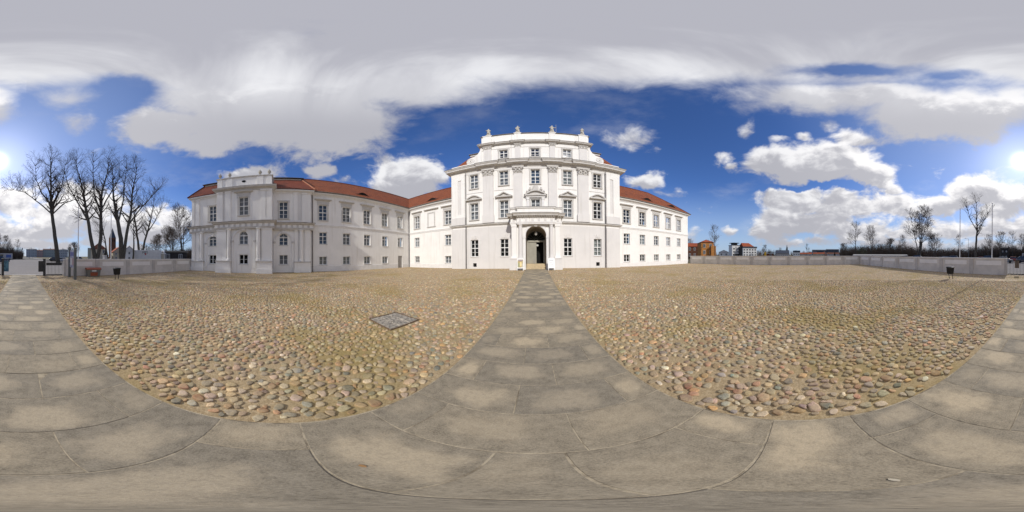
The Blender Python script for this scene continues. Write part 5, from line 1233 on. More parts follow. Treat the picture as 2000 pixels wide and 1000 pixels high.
def tree(label, az, dist_, meshes, rz=0, sc=1.0, group=None, mats=('bark', 'twig'), name='bare_tree', z=-.05):
    x, y = dist_*math.sin(R(az)), dist_*math.cos(R(az)); root = thing(name, label, 'tree', (x, y, z), group); root.rotation_euler = (0, 0, rz); root.scale = (sc, sc, sc)
    for nm, me, mt in (('trunk', meshes[0], mats[0]), ('crown', meshes[1], mats[1])):
        if me is None: continue
        o = bpy.data.objects.new(nm, me); COL.objects.link(o); o.parent = root
        if not me.materials: me.materials.append(M[mt])
    return root
def toward(az):  # unit vector to the right as seen from the camera
    return Vector((math.cos(R(az)), -math.sin(R(az)), 0))
def stem(az, pts): # pts: (sideways, height, r)
    t_ = toward(az); return [(t_.x*s, t_.y*s, z, r) for s, z, r in pts]
GB = 'big bare trees outside the courtyard wall'
A = -168.0; S1 = [stem(A, [(0, 0, .62), (-.9, 7, .50), (-1.9, 14, .42), (-2.0, 19, .30), (-2.1, 25, .18), (-2.2, 30, .06)]), stem(A, [(-1.9, 14, .26), (-.3, 18, .20), (1.0, 22, .13), (1.6, 28, .04)]), stem(A, [(-2.0, 15.5, .24), (-4.4, 19, .18), (-5.8, 23, .11), (-6.2, 28, .04)]), stem(A, [(-1.8, 13, .2), (-5, 16, .15), (-9, 19.5, .09), (-12, 20.5, .03)]), stem(A, [(-1.8, 12.6, .2), (1.5, 16, .14), (5.0, 17.5, .08), (8, 19, .03)])]
tree('tall bare tree with one leaning trunk beside the gate', A, 42, tree_meshes(3, S1, 31, spread=.64, levels=3, twig_r=.015), group=GB)
A = -154.6; S2 = [stem(A, [(0, 0, .55), (-1.3, 6, .44), (-2.3, 12, .36), (-3.2, 18, .22), (-4.6, 24, .10), (-5, 27, .04)]), stem(A, [(.1, 0, .5), (1.0, 6, .42), (1.0, 12, .36), (1.2, 18, .24), (2.4, 23, .12), (2.8, 27.5, .04)]), stem(A, [(-2.2, 10.5, .22), (-4, 14, .17), (-6.5, 19, .10), (-7.5, 23, .04)]), stem(A, [(1.0, 12, .22), (-.6, 17, .15), (-.9, 22, .09), (-1, 26.5, .04)]), stem(A, [(1.0, 13, .2), (3.5, 18, .13), (5.4, 22, .04)])]
tree('tall bare tree forked into two trunks from the ground', A, 38, tree_meshes(5, S2, 28, spread=.60, levels=3), group=GB)
A = -145.6; S3 = [stem(A, [(0, 0, .60), (-.3, 6, .52), (-1.2, 11, .42), (-2.0, 16, .24), (-2.2, 22, .10), (-2.4, 24.5, .04)]), stem(A, [(.2, 0, .42), (1.0, 7, .36), (2.0, 12, .28), (2.2, 17, .18), (3.0, 22, .08), (3.2, 24, .03)]), stem(A, [(1.4, 9, .2), (4, 13, .15), (6.5, 16, .08), (8, 18, .03)]), stem(A, [(-.8, 10, .22), (.2, 15, .16), (.6, 21, .06), (.8, 24, .03)])]
tree('broad bare tree of two thick trunks between the forked tree and the trailer', A, 37, tree_meshes(8, S3, 25, spread=.64, levels=3), group=GB)
A = -139.2; S4 = [stem(A, [(0, 0, .40), (-.6, 6, .3), (-1.4, 11, .2), (-2, 16, .06)]), stem(A, [(.2, 0, .34), (1.2, 6, .27), (2.6, 11, .18), (3.6, 17, .05)]), stem(A, [(1.6, 8, .16), (3.6, 11, .11), (5.2, 14.5, .04)])]
tree('smaller bare tree with two splayed stems behind the trailer', A, 43, tree_meshes(12, S4, 18, spread=.85, levels=3), group=GB)
A = -150.2; S5 = [stem(A, [(0, 0, .20), (-.8, 5, .16), (-1.6, 9, .1), (-2.0, 13, .04)])]
tree('slim bare tree between the forked tree and the broad tree', A, 40, tree_meshes(15, S5, 13, spread=1.1, levels=3), group=GB)
A = -141.8; S6 = [stem(A, [(0, 0, .24), (.3, 5, .18), (.2, 9, .12), (.4, 14, .04)])]
tree('thin bare tree close against the broad tree', A, 40, tree_meshes(16, S6, 14, spread=.9, levels=3), group=GB)
A = 154.4; S7 = [stem(A, [(0, 0, .36), (.2, 5, .30), (.5, 9, .22), (.3, 13, .12), (.2, 17, .04)]), stem(A, [(.4, 8, .14), (2.0, 11, .09), (3.2, 13.5, .04)]), stem(A, [(.5, 8.5, .14), (-1.4, 12, .09), (-2.4, 15.5, .04)])]
tree('slender bare tree standing between two flagpoles', A, 46, tree_meshes(21, S7, 17, spread=.8, levels=3), group='bare trees beyond the car park')
# background variants
def variant(seed, H, n, spread, sp):
    rs = random.Random(seed); st = []
    for k in range(n):
        a = rs.uniform(0, 6.28); l = sp*rs.uniform(.5, 1.2); r0 = .02*H*(.75 if n > 1 else 1)
        st.append([(.2*math.cos(a), .2*math.sin(a), 0, r0), (l*.3*math.cos(a), l*.3*math.sin(a), H*.3, r0*.75), (l*.7*math.cos(a), l*.7*math.sin(a), H*.65, r0*.4), (l*math.cos(a), l*math.sin(a), H*.97, r0*.1)])
    return tree_meshes(seed, st, H, spread=spread, levels=3, dens=1.0, twig_r=.028)
VA = variant(31, 14, 1, 1.25, .6); VB = variant(33, 14, 3, 1.1, 2.2); VC = variant(37, 10, 4, 1.3, 2.4); VD = variant(41, 13, 2, 1.2, 1.2)
VE = variant(43, 14, 5, 1.15, 2.8); BGR = 'bare trees beyond the car park'
bg = [(112.4, 78, VA, 1.0, 'round-crowned bare tree at the near end of the thicket beyond the wall corner'), (117.8, 82, VD, 1.0, 'second bare tree beside the round-crowned one past the wall corner'), (134.8, 66, VE, 1.22, 'wide many-stemmed bare tree, tallest behind the panelled wall'),
      (140.2, 66, VC, .80, 'bushy bare tree beside the wide many-stemmed one'), (129.0, 80, VD, .70, 'low bare tree before the thicket'), (123.5, 84, VC, .80, 'spreading bare tree midway along the thicket'), (148.5, 84, VA, .70, 'thin bare tree behind the farther flagpole'),
      (158.8, 72, VD, .68, 'bare tree right of the slender one'), (163.2, 74, VB, .72, 'many-stemmed bare tree above the iron gate'), (167.5, 80, VA, .78, 'bare tree behind the dark kiosk'), (171.0, 84, VD, .80, 'bare tree before the parked bus'), (174.5, 88, VB, .74, 'bare tree above the parked bus'), (177.5, 110, VA, .75, 'bare tree at the street corner'), (108.5, 86, VC, .6, 'low bushy bare tree above the pitched roofs')]
for i, (az, d_, v, s_, lb) in enumerate(bg): tree(lb, az, d_, v, rz=i*1.3, sc=s_, group=BGR, mats=('bark2', 'twig2'))
BGL = 'bare trees behind the trailer'
for i, (az, d_, v, s_, lb) in enumerate([(-124.2, 52, VB, 1.12, 'large bare tree at the corner of the arcaded pavilion'), (-130.2, 58, VD, .80, 'round bare tree behind the garden shed'), (-134.5, 60, VC, .78, 'bushy bare tree above the trailer'), (-127.5, 56, VC, .95, 'dense bare tree near the pavilion corner'), (-161.5, 120, VC, .95, 'bare tree behind the steel sign'), (-163.8, 110, VD, .6, 'small bare tree by the row of houses')]):
    tree(lb, az, d_, v, rz=i*2.1, sc=s_, group=BGL, mats=('bark2', 'twig2'))
tree('leafless tree in front of the orange brick building', 63.0, 62, VA, rz=2.2, sc=.74, mats=('bark2', 'twig2')); tree('leafless tree beside the blue-roofed house', 86.0, 120, VD, rz=1, sc=.42, mats=('bark2', 'twig2')); tree('bare tree right of the office block', 80.0, 115, VB, rz=1, sc=.5, mats=('bark2', 'twig2')); tree('bare tree among the distant roofs', 95.2, 140, VA, rz=3, sc=.62, mats=('bark2', 'twig2')); tree('bare tree behind the far wing of the palace', 54.2, 90, VB, rz=3, sc=.62, mats=('bark2', 'twig2'))
# evergreens: whorls of drooping needle sprays
M['needle'] = mat('dark_needles', (.020, .034, .018), .9, .1, var=.4, scale=4)
def conifer_meshes(seed, H, r):
    rs = random.Random(seed); mb = MB()
    for k in range(46):
        f = k/46; z = H*(.08+.9*f); L = r*(1-f)**.8*rs.uniform(.8, 1.15)+.1
        for j in range(11):
            a = rs.uniform(0, 6.28); c_, s_ = math.cos(a), math.sin(a); w_ = L*.22; dz = -L*rs.uniform(.15, .5)
            mb.add([(0, 0, z), (c_*L*.6-s_*w_, s_*L*.6+c_*w_, z+dz*.5), (c_*L, s_*L, z+dz), (c_*L*.6+s_*w_, s_*L*.6-c_*w_, z+dz*.5)], [(0, 1, 2, 3)])
    t_ = MB(); t_.tube((0, 0, 0), (0, 0, H*.95), .03*H, .005*H, 7); return t_.mesh('trunk'), mb.mesh('crown')
CF = conifer_meshes(2, 10, 2.3)
for az, d_, s_, lb in ((88.2, 118, .92, 'pointed dark spruce behind the blue-roofed house'), (81.9, 120, .62, 'small dark spruce right of the office block'), (105.0, 140, .50, 'little dark spruce among the red roofs')): tree(lb, az, d_, CF, sc=s_, mats=('bark', 'needle'), name='spruce')
# scrub: uncountable thickets as masses of twigs
def thicket(name, label, az0, az1, d0, d1, h, n, seed, mt):
    rs = random.Random(seed); mb = MB()
    for _ in range(n):
        az = R(rs.uniform(az0, az1)); d_ = rs.uniform(d0, d1); x, y = d_*math.sin(az), d_*math.cos(az); hh = h*rs.uniform(.45, 1.0)*(.85+.15*math.sin(az*9+1)); p = Vector((x, y, -.1))
        for _ in range(3):
            q = p+Vector((rs.uniform(-.9, .9), rs.uniform(-.9, .9), hh*rs.uniform(.6, 1.0))); mb.tube(p, q, .07, .025, 3); d = q-p
            for _ in range(5):
                f = rs.uniform(.25, .95); b = p+d*f; mb.tube(b, b+Vector((rs.uniform(-.9, .9), rs.uniform(-.9, .9), rs.uniform(.2, 1.0)))*hh*.30, .035, .014, 3)
    o = mb.build(name, M[mt]); tag(o, label, 'thicket', kind='stuff'); return o
thicket('undergrowth', 'dense brown leafless thicket beyond the car park', 107, 179.5, 84, 106, 9.0, 2600, 4, 'twig2'); thicket('undergrowth', 'low leafless scrub behind the trailer', -136, -119.5, 58, 70, 6.5, 520, 5, 'twig2'); thicket('undergrowth', 'leafless scrub along the distant street', 172, 176.6, 120, 140, 12, 120, 6, 'twig2')
thicket('undergrowth', 'distant leafless woodland along the horizon', 54, 110, 170, 220, 8.5, 800, 9, 'twig2')
# ivy-green shrubs
M['leaf'] = mat('evergreen_leaves', (.032, .045, .020), .7, .3, var=.4, scale=3, col2=(.06, .065, .03))
def leaf_shrub(label, az, d_, rx, h, n, seed):
    rs = random.Random(seed); x, y = d_*math.sin(R(az)), d_*math.cos(R(az)); mb = MB(); t_ = thing('evergreen_shrub', label, 'shrub', (x, y, 0), 'dark evergreen shrubs')
    for _ in range(n):
        u, v, w_ = rs.gauss(0, 1), rs.gauss(0, 1), rs.gauss(0, 1); l = (u*u+v*v+w_*w_)**.5; f = rs.uniform(.55, 1.05)/l*(1+.25*math.sin(5*u/l+seed)*math.cos(4*w_/l)); c_ = Vector((x+u*f*rx, y+v*f*rx, h*.52+w_*f*h*.5))
        a, b = Vector((rs.uniform(-1, 1), rs.uniform(-1, 1), rs.uniform(-1, 1))).normalized()*.16, Vector((rs.uniform(-1, 1), rs.uniform(-1, 1), rs.uniform(-1, 1))).normalized()*.16
        mb.add([c_, c_+a, c_+a+b, c_+b], [(0, 1, 2, 3)])
    mb.build('foliage', M['leaf'], t_); mb = MB()
    for k in range(5): mb.tube((x, y, -.05), (x+rs.uniform(-1, 1)*rx*.6, y+rs.uniform(-1, 1)*rx*.6, h*.7), .05, .02, 5)
    mb.build('stems', M['bark'], t_)
leaf_shrub('dark ivy-green shrub behind the trailer', -137.4, 55, 2.2, 6.4, 1500, 1); leaf_shrub('dark evergreen shrub beneath the bare trees past the wall corner', 114.6, 76, 2.6, 5.2, 1300, 2); leaf_shrub('tall dark evergreen clump on the street corner', 173.6, 105, 6.0, 9.0, 2600, 3); leaf_shrub('dark evergreen clump behind the yellow container', 83.2, 105, 3.4, 4.0, 1000, 4)

# ------------------------------------------------------------------ town around the palace
def hz(d_, el): return CAM_H+d_*math.tan(R(el))
_wm = {}
def town_window(root, T, u, z, w_, h_, glass):
    key = (round(w_, 2), round(h_, 2))
    if key not in _wm:
        f = MB(); t_ = .07
        for q in ((-w_/2, -w_/2+t_, 0, h_), (w_/2-t_, w_/2, 0, h_), (-w_/2+t_, w_/2-t_, 0, t_), (-w_/2+t_, w_/2-t_, h_-t_, h_), (-.03, .03, t_, h_-t_)): f.box(q[0], q[1], -.06, .02, q[2], q[3])
        p = MB(); p.box(-w_/2+t_, w_/2-t_, -.02, .02, t_, h_-t_); _wm[key] = (f.mesh('window'), p.mesh('pane'))
    fm, pm = _wm[key]; o = bpy.data.objects.new('window', fm); COL.objects.link(o); o.parent = root
    o.location = (u, T, z)
    if not fm.materials: fm.materials.append(M['frame'])
    p = bpy.data.objects.new('pane', pm); COL.objects.link(p); p.parent = o
    if not pm.materials: pm.materials.append(M[glass])
M['tpane'] = mat('dark_town_pane', (.05, .05, .05), .5, .2)
def building(label, az, d_, w_, dep, h, wallm, roofm, roof='hip', rh=2.0, rows=2, cols=4, ww=1.0, wh=1.4, name='house', cat='house', turn=0.0, group=None, z0=-.1, winz=None, over=.3):
    """house facing the palace court: walls, roof, each window a part. Local frame: x right, +y away"""
    x, y = d_*math.sin(R(az)), d_*math.cos(R(az)); root = bpy.data.objects.new(name, None); COL.objects.link(root); root.location = (x, y, 0); root.rotation_euler = (0, 0, -R(az)+turn); tag(root, label, cat, group)
    def part(mb, nm, mt, smooth=False):
        o = bpy.data.objects.new(nm, mb.mesh(nm)); COL.objects.link(o); o.data.materials.append(mt); o.parent = root; return o
    part(MB().box(-w_/2, w_/2, 0, dep, z0, h), 'wall', wallm)
    e = over; mb = MB(); x0, x1, y0, y1 = -w_/2-e, w_/2+e, -e, dep+e
    if roof == 'hip':
        s = min(w_, dep)/2+e*.5; 
        if w_ >= dep: r0, r1 = (x0+s, (y0+y1)/2), (x1-s, (y0+y1)/2)
        else: r0, r1 = (0, y0+s), (0, y1-s)
        mb.add([(x0, y0, h), (x1, y0, h), (x1, y1, h), (x0, y1, h), (*r0, h+rh), (*r1, h+rh)], [(0, 1, 5, 4), (2, 3, 4, 5), (1, 2, 5), (3, 0, 4), (0, 3, 2, 1)] if w_ >= dep else [(1, 2, 5, 4), (3, 0, 4, 5), (0, 1, 4), (2, 3, 5), (0, 3, 2, 1)])
    elif roof == 'gable_front':
        mb.add([(x0, y0, h), (x1, y0, h), (x1, y1, h), (x0, y1, h), (0, y0, h+rh), (0, y1, h+rh)], [(0, 4, 5, 3), (1, 2, 5, 4), (0, 3, 2, 1), (2, 3, 5)])
        part(MB().add([(-w_/2, 0, h), (w_/2, 0, h), (0, 0, h+rh-.15)], [(0, 1, 2)]), 'gable', wallm)
    elif roof == 'gable':
        mb.add([(x0, y0, h), (x1, y0, h), (x1, y1, h), (x0, y1, h), (x0, (y0+y1)/2, h+rh), (x1, (y0+y1)/2, h+rh)], [(0, 1, 5, 4), (2, 3, 4, 5), (0, 4, 3), (1, 2, 5), (0, 3, 2, 1)])
    else: mb.box(x0, x1, y0, y1, h, h+max(rh, .15))
    part(mb, 'roof', roofm)
    zz = winz or [h*(k+.35)/rows for k in range(rows)]
    for z in zz:
        for c_ in range(cols): town_window(root, -.02, -w_/2+w_*(c_+.5)/cols, z, ww, wh, 'tpane')
    return root, part
M['brick'] = mat('orange_brick', (.50, .22, .065), .9, .2, var=.25, scale=1.5); M['dbrick'] = mat('dark_red_brick', (.17, .075, .045), .9, .2, var=.35, scale=1.0); M['rroof'] = mat('town_red_tiles', (.34, .085, .035), .85, .2, var=.3, scale=1.2); M['broof'] = mat('dull_brown_tiles', (.19, .075, .045), .85, .2, var=.35, scale=1.2)
M['twhite'] = mat('town_white_render', (.70, .69, .66), .9, .2, var=.08); M['tcream'] = mat('town_cream_render', (.52, .46, .34), .9, .2, var=.1); M['tgrey'] = mat('town_grey_render', (.42, .40, .38), .9, .2, var=.1); M['tpink'] = mat('town_pink_render', (.48, .30, .24), .9, .2, var=.1); M['slate'] = mat('blue_slate', (.045, .055, .075), .6, .4, var=.2); M['tgreen'] = mat('grey_green_render', (.36, .37, .32), .9, .2, var=.1); M['yellow'] = mat('yellow_panel', (.70, .42, .03), .5, .3); M['shed'] = mat('dark_timber', (.045, .042, .04), .8, .2, var=.3, scale=2)
rd = lambda w_deg, d_: 2*d_*math.tan(R(w_deg/2))
b_, part = building('orange brick house with red roof behind the leafless tree', 60.3, 66, rd(4.6, 66), 8, hz(66, 4.4), M['brick'], M['rroof'], 'hip', 1.3, 2, 2, 1.0, 1.5, winz=[2.0, 4.6], turn=.25)
part(MB().box(1.2, 3.2, -1.2, 0, -.1, 5.2), 'bay', M['brick']); part(MB().box(-2.8, 2.8, -.06, .0, 1.0, 1.25), 'band', M['dbrick'])
building('long dark brick building with red roof edge at the palace corner', 53.2, 78, 14, 9, hz(78, 2.9), M['dbrick'], M['rroof'], 'gable', 2.0, 2, 6, .9, 1.4, 'brick_building', 'building')
b_, part = building('white office tower with dark disc canopy on top', 70.3, 115, rd(3.0, 115), 6, hz(115, 3.3), M['twhite'], M['slate'], 'flat', .2, 3, 2, 1.3, 1.3, 'office_tower', 'tower', winz=[5.2, 3.1], turn=.45)
part(MB().box(-1.6, 1.6, 1.0, 5.0, hz(115, 3.3)+.2, hz(115, 4.0)), 'glass_lantern', M['tpane']); part(MB().lathe([(.2, 0), (3.7, .1), (3.7, .35), (.2, .7)], (0, 2.8, hz(115, 4.0)), 20), 'canopy', M['slate']); part(MB().box(-.25, .25, -.05, 0, 2.6, 7.4), 'glass_slot', M['tpane']); part(MB().box(-2.4, 2.4, -.05, 0, .2, 2.3), 'glass_base', M['tpane'])
b_, part = building('white office block with orange red roof and dark attic band', 75.2, 116, rd(5.3, 116), 9, hz(116, 2.35), M['twhite'], M['slate'], 'flat', 1.0, 3, 5, 1.25, 1.2, 'office_block', 'office', winz=[4.6, 2.7, .9], turn=.45)
part(MB().add([(-5.2, .4, hz(116, 2.35)+1.0), (3.6, .4, hz(116, 2.35)+1.0), (3.6, 8.6, hz(116, 2.35)+1.0), (-5.2, 8.6, hz(116, 2.35)+1.0), (-4.8, 4.5, hz(116, 4.2)), (1.2, 4.5, hz(116, 4.2))], [(0, 1, 5, 4), (2, 3, 4, 5), (1, 2, 5), (3, 0, 4)]), 'upper_roof', M['rroof']); part(MB().box(-7.2, -5.45, 1.5, 6, 0, hz(116, 2.8)), 'glass_link', M['tpane'])
building('cream cottage tucked behind the leafless tree', 66.0, 120, 7, 7, hz(120, .9), M['twhite'], M['rroof'], 'gable_front', 1.6, 1, 2)
b_, part = building('dark blue roofed house right of the small spruce', 86.6, 100, rd(4.6, 100), 8, hz(100, .45), M['tgrey'], M['slate'], 'gable', 2.0, 1, 6, .7, .8, winz=[.9])
ys = thing('sign_pillar', 'bright yellow sign pillar right of the office block', 'sign', (78*math.sin(R(80.55)), 78*math.cos(R(80.55)), 0)); x, y = ROOTLOC[ys.name][:2]; mb = MB(); mb.box(x-.2, x+.2, y-.42, y+.42, .9, 3.0); mb.build('panel', M['yellow'], ys); mb = MB(); mb.box(x-.1, x+.1, y-.1, y+.1, 0, .9); mb.build('foot', M['steel'], ys)
building('low brown carport behind the yellow sign', 81.6, 90, 5.5, 4, 2.3, M['dbrick'], M['cope'], 'flat', .2, 1, 2, name='carport', cat='carport')
RF = 'distant houses among the trees'
for az, d_, w_, h, wm, rm, rf, lb in ((91.6, 150, 6, 3.9, 'twhite', 'slate', 'flat', 'small white flat-roofed house far beyond the wall'), (94.6, 160, 13, 2.3, 'tgrey', 'rroof', 'gable', 'low house with bright red roof far beyond the wall'), (97.3, 175, 8, 3.4, 'twhite', 'slate', 'gable', 'white distant house between the red roofs'), (99.4, 170, 12, 2.5, 'tcream', 'rroof', 'gable', 'low distant house with brick red roof'), (101.4, 180, 6, 3.9, 'tpink', 'rroof', 'gable_front', 'narrow distant house with a red gable'), (104.6, 165, 13, 2.4, 'tgrey', 'broof', 'gable', 'low distant house with dull brown roof'), (112.2, 90, 3.6, 2.6, 'tcream', 'broof', 'gable_front', 'small tan gabled hut below the round bare tree')):
    building(lb, az, d_, w_, 7, h, M[wm], M[rm], rf, 1.5, 1, 3, .9, 1.0, group=RF)
for az, w_, el, lb in ((99.5, 26, 1.5, 'pale blue factory hall on the skyline'), (104.2, 24, 1.7, 'stepped grey blue factory hall on the skyline')): building(lb, az, 300, w_, 20, hz(300, el), M['slate'], M['tgrey'], 'flat', 1.2, 1, 6, 2, 1.5, 'factory_hall', 'hall')
building('long low grey shed roof beyond the wall corner', 121, 60, 20, 5, 1.45, M['shed'], M['tgrey'], 'gable', .4, 1, 4, .8, .4, 'shed', 'shed', winz=[.6])
building('dark square kiosk with roof mast among the bare trees', 164.7, 75, 3.4, 3, hz(75, 2.4), M['shed'], M['shed'], 'flat', .4, 2, 2, .5, .7, 'kiosk', 'kiosk')
RB = 'apartment blocks along the street'
for az, d_, w_, el, wm, rm, rf, lb, c_ in ((-177.4, 260, 17, 2.45, 'tgrey', 'slate', 'hip', 'grey apartment block with steep dark roof nearest the street', 5), (-174.6, 262, 11, 1.95, 'tpink', 'broof', 'gable', 'salmon pink apartment house between two grey blocks', 4), (-170.6, 265, 26, 2.35, 'tgreen', 'broof', 'gable', 'long pale green apartment block with chimneys', 9), (-166.2, 250, 14, 2.3, 'tgrey', 'slate', 'hip', 'grey apartment block behind the leaning trunk', 5)):
    b_, part = building(lb, az, d_, w_, 12, hz(d_, el), M[wm], M[rm], rf, 1.6, 3, c_, 1.3, 1.6, 'apartment_block', 'apartments', group=RB)
    part(MB().box(-1.2, -.4, 5, 6, hz(d_, el), hz(d_, el)+3.0), 'chimney', M['broof'])
b_, part = building('cream house with big hipped red roof behind the forked tree', -153.8, 72, rd(5.6, 72), 9, hz(72, 2.6), M['tcream'], M['broof'], 'hip', 3.1, 2, 3, 1.0, 1.4, winz=[.8, 3.2]); part(MB().box(-rd(5.6, 72)/2-1.4, -rd(5.6, 72)/2-.01, 1, 6, 0, hz(72, 3.1)), 'side_wing', M['tgreen'])
building('house with orange gable roof beside the broad tree', -146.6, 74, 5.6, 8, hz(74, 1.6), M['tcream'], M['rroof'], 'gable_front', 2.4, 2, 2, .8, 1.0, turn=.2); building('pale house end wall between the tree trunks', -143.0, 66, 4.4, 8, hz(66, 2.0), M['twhite'], M['broof'], 'gable_front', 2.2, 2, 1, .8, 1.0)
ch = thing('church_tower', 'slender brown church tower rising behind the flagpole', 'tower', (190*math.sin(R(-149.0)), 190*math.cos(R(-149.0)), 0)); x, y = ROOTLOC[ch.name][:2]
mb = MB(); mb.box(x-3, x+3, y-3, y+3, 0, hz(190, 6.6)); mb.build('shaft', M['dbrick'], ch); mb = MB(); z = hz(190, 6.6); mb.add([(x-3, y-3, z), (x+3, y-3, z), (x+3, y+3, z), (x-3, y+3, z), (x, y, hz(190, 10.2))], [(0, 1, 4), (1, 2, 4), (2, 3, 4), (3, 0, 4)]); mb.build('spire', M['slate'], ch)
for s in (-1, 1): mb = MB(); mb.box(x+s*1.3-.5, x+s*1.3+.5, y+3.0, y+3.05, z-5, z-2); mb.build('belfry_opening', M['dark'], ch)
building('dark timber garden shed near the pavilion corner', -127.2, 46, 7, 4, hz(46, 1.7), M['shed'], M['shed'], 'gable', .5, 1, 2, name='garden_shed', cat='shed', winz=[1.2])
for az, lb in ((-132.0, 'pale stone gate pillar with ball beside the trailer'), (-130.9, 'pale stone gate pillar with ball nearer the garden shed')):
    x, y = 44*math.sin(R(az)), 44*math.cos(R(az)); g_ = thing('gate_pillar', lb, 'pillar', (x, y, 0)); mb = MB(); mb.box(x-.35, x+.35, y-.35, y+.35, -.1, 2.6); mb.build('shaft', M['sand'], g_); mb = MB(); mb.box(x-.45, x+.45, y-.45, y+.45, 2.6, 2.8); mb.build('cap', M['cope'], g_); mb = MB(); mb.lathe([(.1, 0), (.32, .15), (.36, .35), (.25, .6), (.02, .72)], (x, y, 2.8), 12); mb.build('ball', M['cope'], g_)
# monument on its plinth
x, y = 48*math.sin(R(-151.4)), 48*math.cos(R(-151.4)); g_ = thing('monument', 'dark bronze figure on a tall plinth between tree trunks', 'monument', (x, y, 0)); M['bronze'] = mat('dark_bronze', (.04, .038, .032), .5, .4, metal=.5); mb = MB(); mb.box(x-.6, x+.6, y-.6, y+.6, -.1, 2.2); mb.box(x-.75, x+.75, y-.75, y+.75, -.1, .4); mb.box(x-.7, x+.7, y-.7, y+.7, 2.0, 2.2); mb.build('plinth', M['trim'], g_)
mb = MB(); mb.lathe([(.48, 0), (.45, .5), (.32, .95), (.22, 1.1), (.28, 1.35), (.25, 1.6), (.09, 1.72), (.13, 1.85), (.12, 2.0), (.03, 2.1)], (x, y, 2.2), 14); mb.tube((x-.2, y, 3.7), (x-.45, y+.1, 3.25), .08, .06); mb.tube((x+.2, y, 3.7), (x+.4, y+.15, 3.2), .08, .06); mb.build('figure', M['bronze'], g_, smooth=True)

# ---- vehicles
def vmat(nm, c_, r_=.25): return mat(nm, c_, r_, .5)
M['tyre'] = mat('black_tyre', (.02, .02, .02), .8, .2); M['vglass'] = mat('dark_car_glass', (.03, .035, .04), .08, .6); M['rim'] = mat('alloy_rim', (.45, .45, .46), .3, .5, metal=.8); M['lampw'] = mat('headlamp', (.7, .7, .72), .1, .6); M['lampr'] = mat('tail_lamp', (.35, .01, .01), .2, .6)
def loft(secs):
    """sections along x: list of (x, [(y,z)...])"""
    mb = MB(); n = len(secs[0][1])
    for x, pr in secs: mb.v += [(x, p[0], p[1]) for p in pr]
    for i in range(len(secs)-1):
        for k in range(n): mb.f.append((i*n+k, i*n+(k+1) % n, (i+1)*n+(k+1) % n, (i+1)*n+k))
    mb.f.append(tuple(range(n))[::-1]); mb.f.append(tuple(range((len(secs)-1)*n, len(secs)*n))); return mb
def sec(hw, z0, zm, z1): return [(-hw*.92, z0), (hw*.92, z0), (hw, z0+.15), (hw, zm), (hw*.93, z1), (-hw*.93, z1), (-hw, zm), (-hw, z0+.15)]
_carm = {}
def car_meshes(tall):
    if tall in _carm: return _carm[tall]
    h = 1.72 if tall else 1.46
    body = loft([(-2.15, sec(.72, .42, .60, .70)), (-2.0, sec(.84, .28, .70, .86)), (-1.2, sec(.88, .22, .80, .94)), (-.3, sec(.88, .22, .82, .96)), (1.2, sec(.88, .22, .82, .97)), (1.95, sec(.85, .28, .80, .98)), (2.12, sec(.74, .42, .70, .88))]).mesh('body', True)
    cab = loft([(-1.05, [(-.78, .94), (.78, .94), (.74, .96), (-.74, .96)]), (-.35, [(-.78, .95), (.78, .95), (.62, h-.06), (-.62, h-.06)]), (1.1, [(-.78, .96), (.78, .96), (.62, h-.08), (-.62, h-.08)]), (1.85 if tall else 1.75, [(-.74, .97), (.74, .97), (.68, 1.02 if not tall else h-.45), (-.68, 1.02 if not tall else h-.45)])]).mesh('windows')
    rf = MB(); rf.cbox(-.42, 1.18, -.62, .62, h-.075, h, .03); roof_ = rf.mesh('roof_panel')
    wh = MB(); wh.lathe([(.20, -.1), (.31, -.1), (.32, -.05), (.32, .05), (.31, .1), (.20, .1)], (0, 0, 0), 16); rim = MB(); rim.lathe([(.001, -.08), (.205, -.09), (.205, .09), (.001, .08)], (0, 0, 0), 12)
    lm = MB(); lm.box(-.04, .04, -.14, .14, -.06, .06)
    _carm[tall] = (body, cab, roof_, wh.mesh('wheel'), rim.mesh('rim'), lm.mesh('headlight'), lm.mesh('tail_light')); return _carm[tall]
def car(label, az, d_, heading, color, tall=False, group='cars parked outside the court'):
    x, y = d_*math.sin(R(az)), d_*math.cos(R(az)); root = bpy.data.objects.new('parked_car', None); COL.objects.link(root); root.location = (x, y, -.03); root.rotation_euler = (0, 0, heading); tag(root, label, 'car', group)
    paint = vmat('car_paint', color); ms_ = car_meshes(tall)
    def part(nm, me, mt, loc=(0, 0, 0), rot=None, parent=root):
        o = bpy.data.objects.new(nm, me.copy() if nm in ('body', 'roof_panel') else me); COL.objects.link(o); o.parent = parent; o.location = loc
        if rot: o.rotation_euler = rot
        if not o.data.materials: o.data.materials.append(mt)
        return o
    part('body', ms_[0], paint); part('windows', ms_[1], M['vglass']); part('roof_panel', ms_[2], paint)
    for wx in (-1.32, 1.32):
        for s in (-1, 1):
            o = part('wheel', ms_[3], M['tyre'], (wx, s*.80, .32), (math.pi/2, 0, 0)); part('rim', ms_[4], M['rim'], parent=o)
    for s in (-1, 1): part('headlight', ms_[5], M['lampw'], (-2.10, s*.55, .64)); part('tail_light', ms_[6], M['lampr'], (2.08, s*.58, .80))
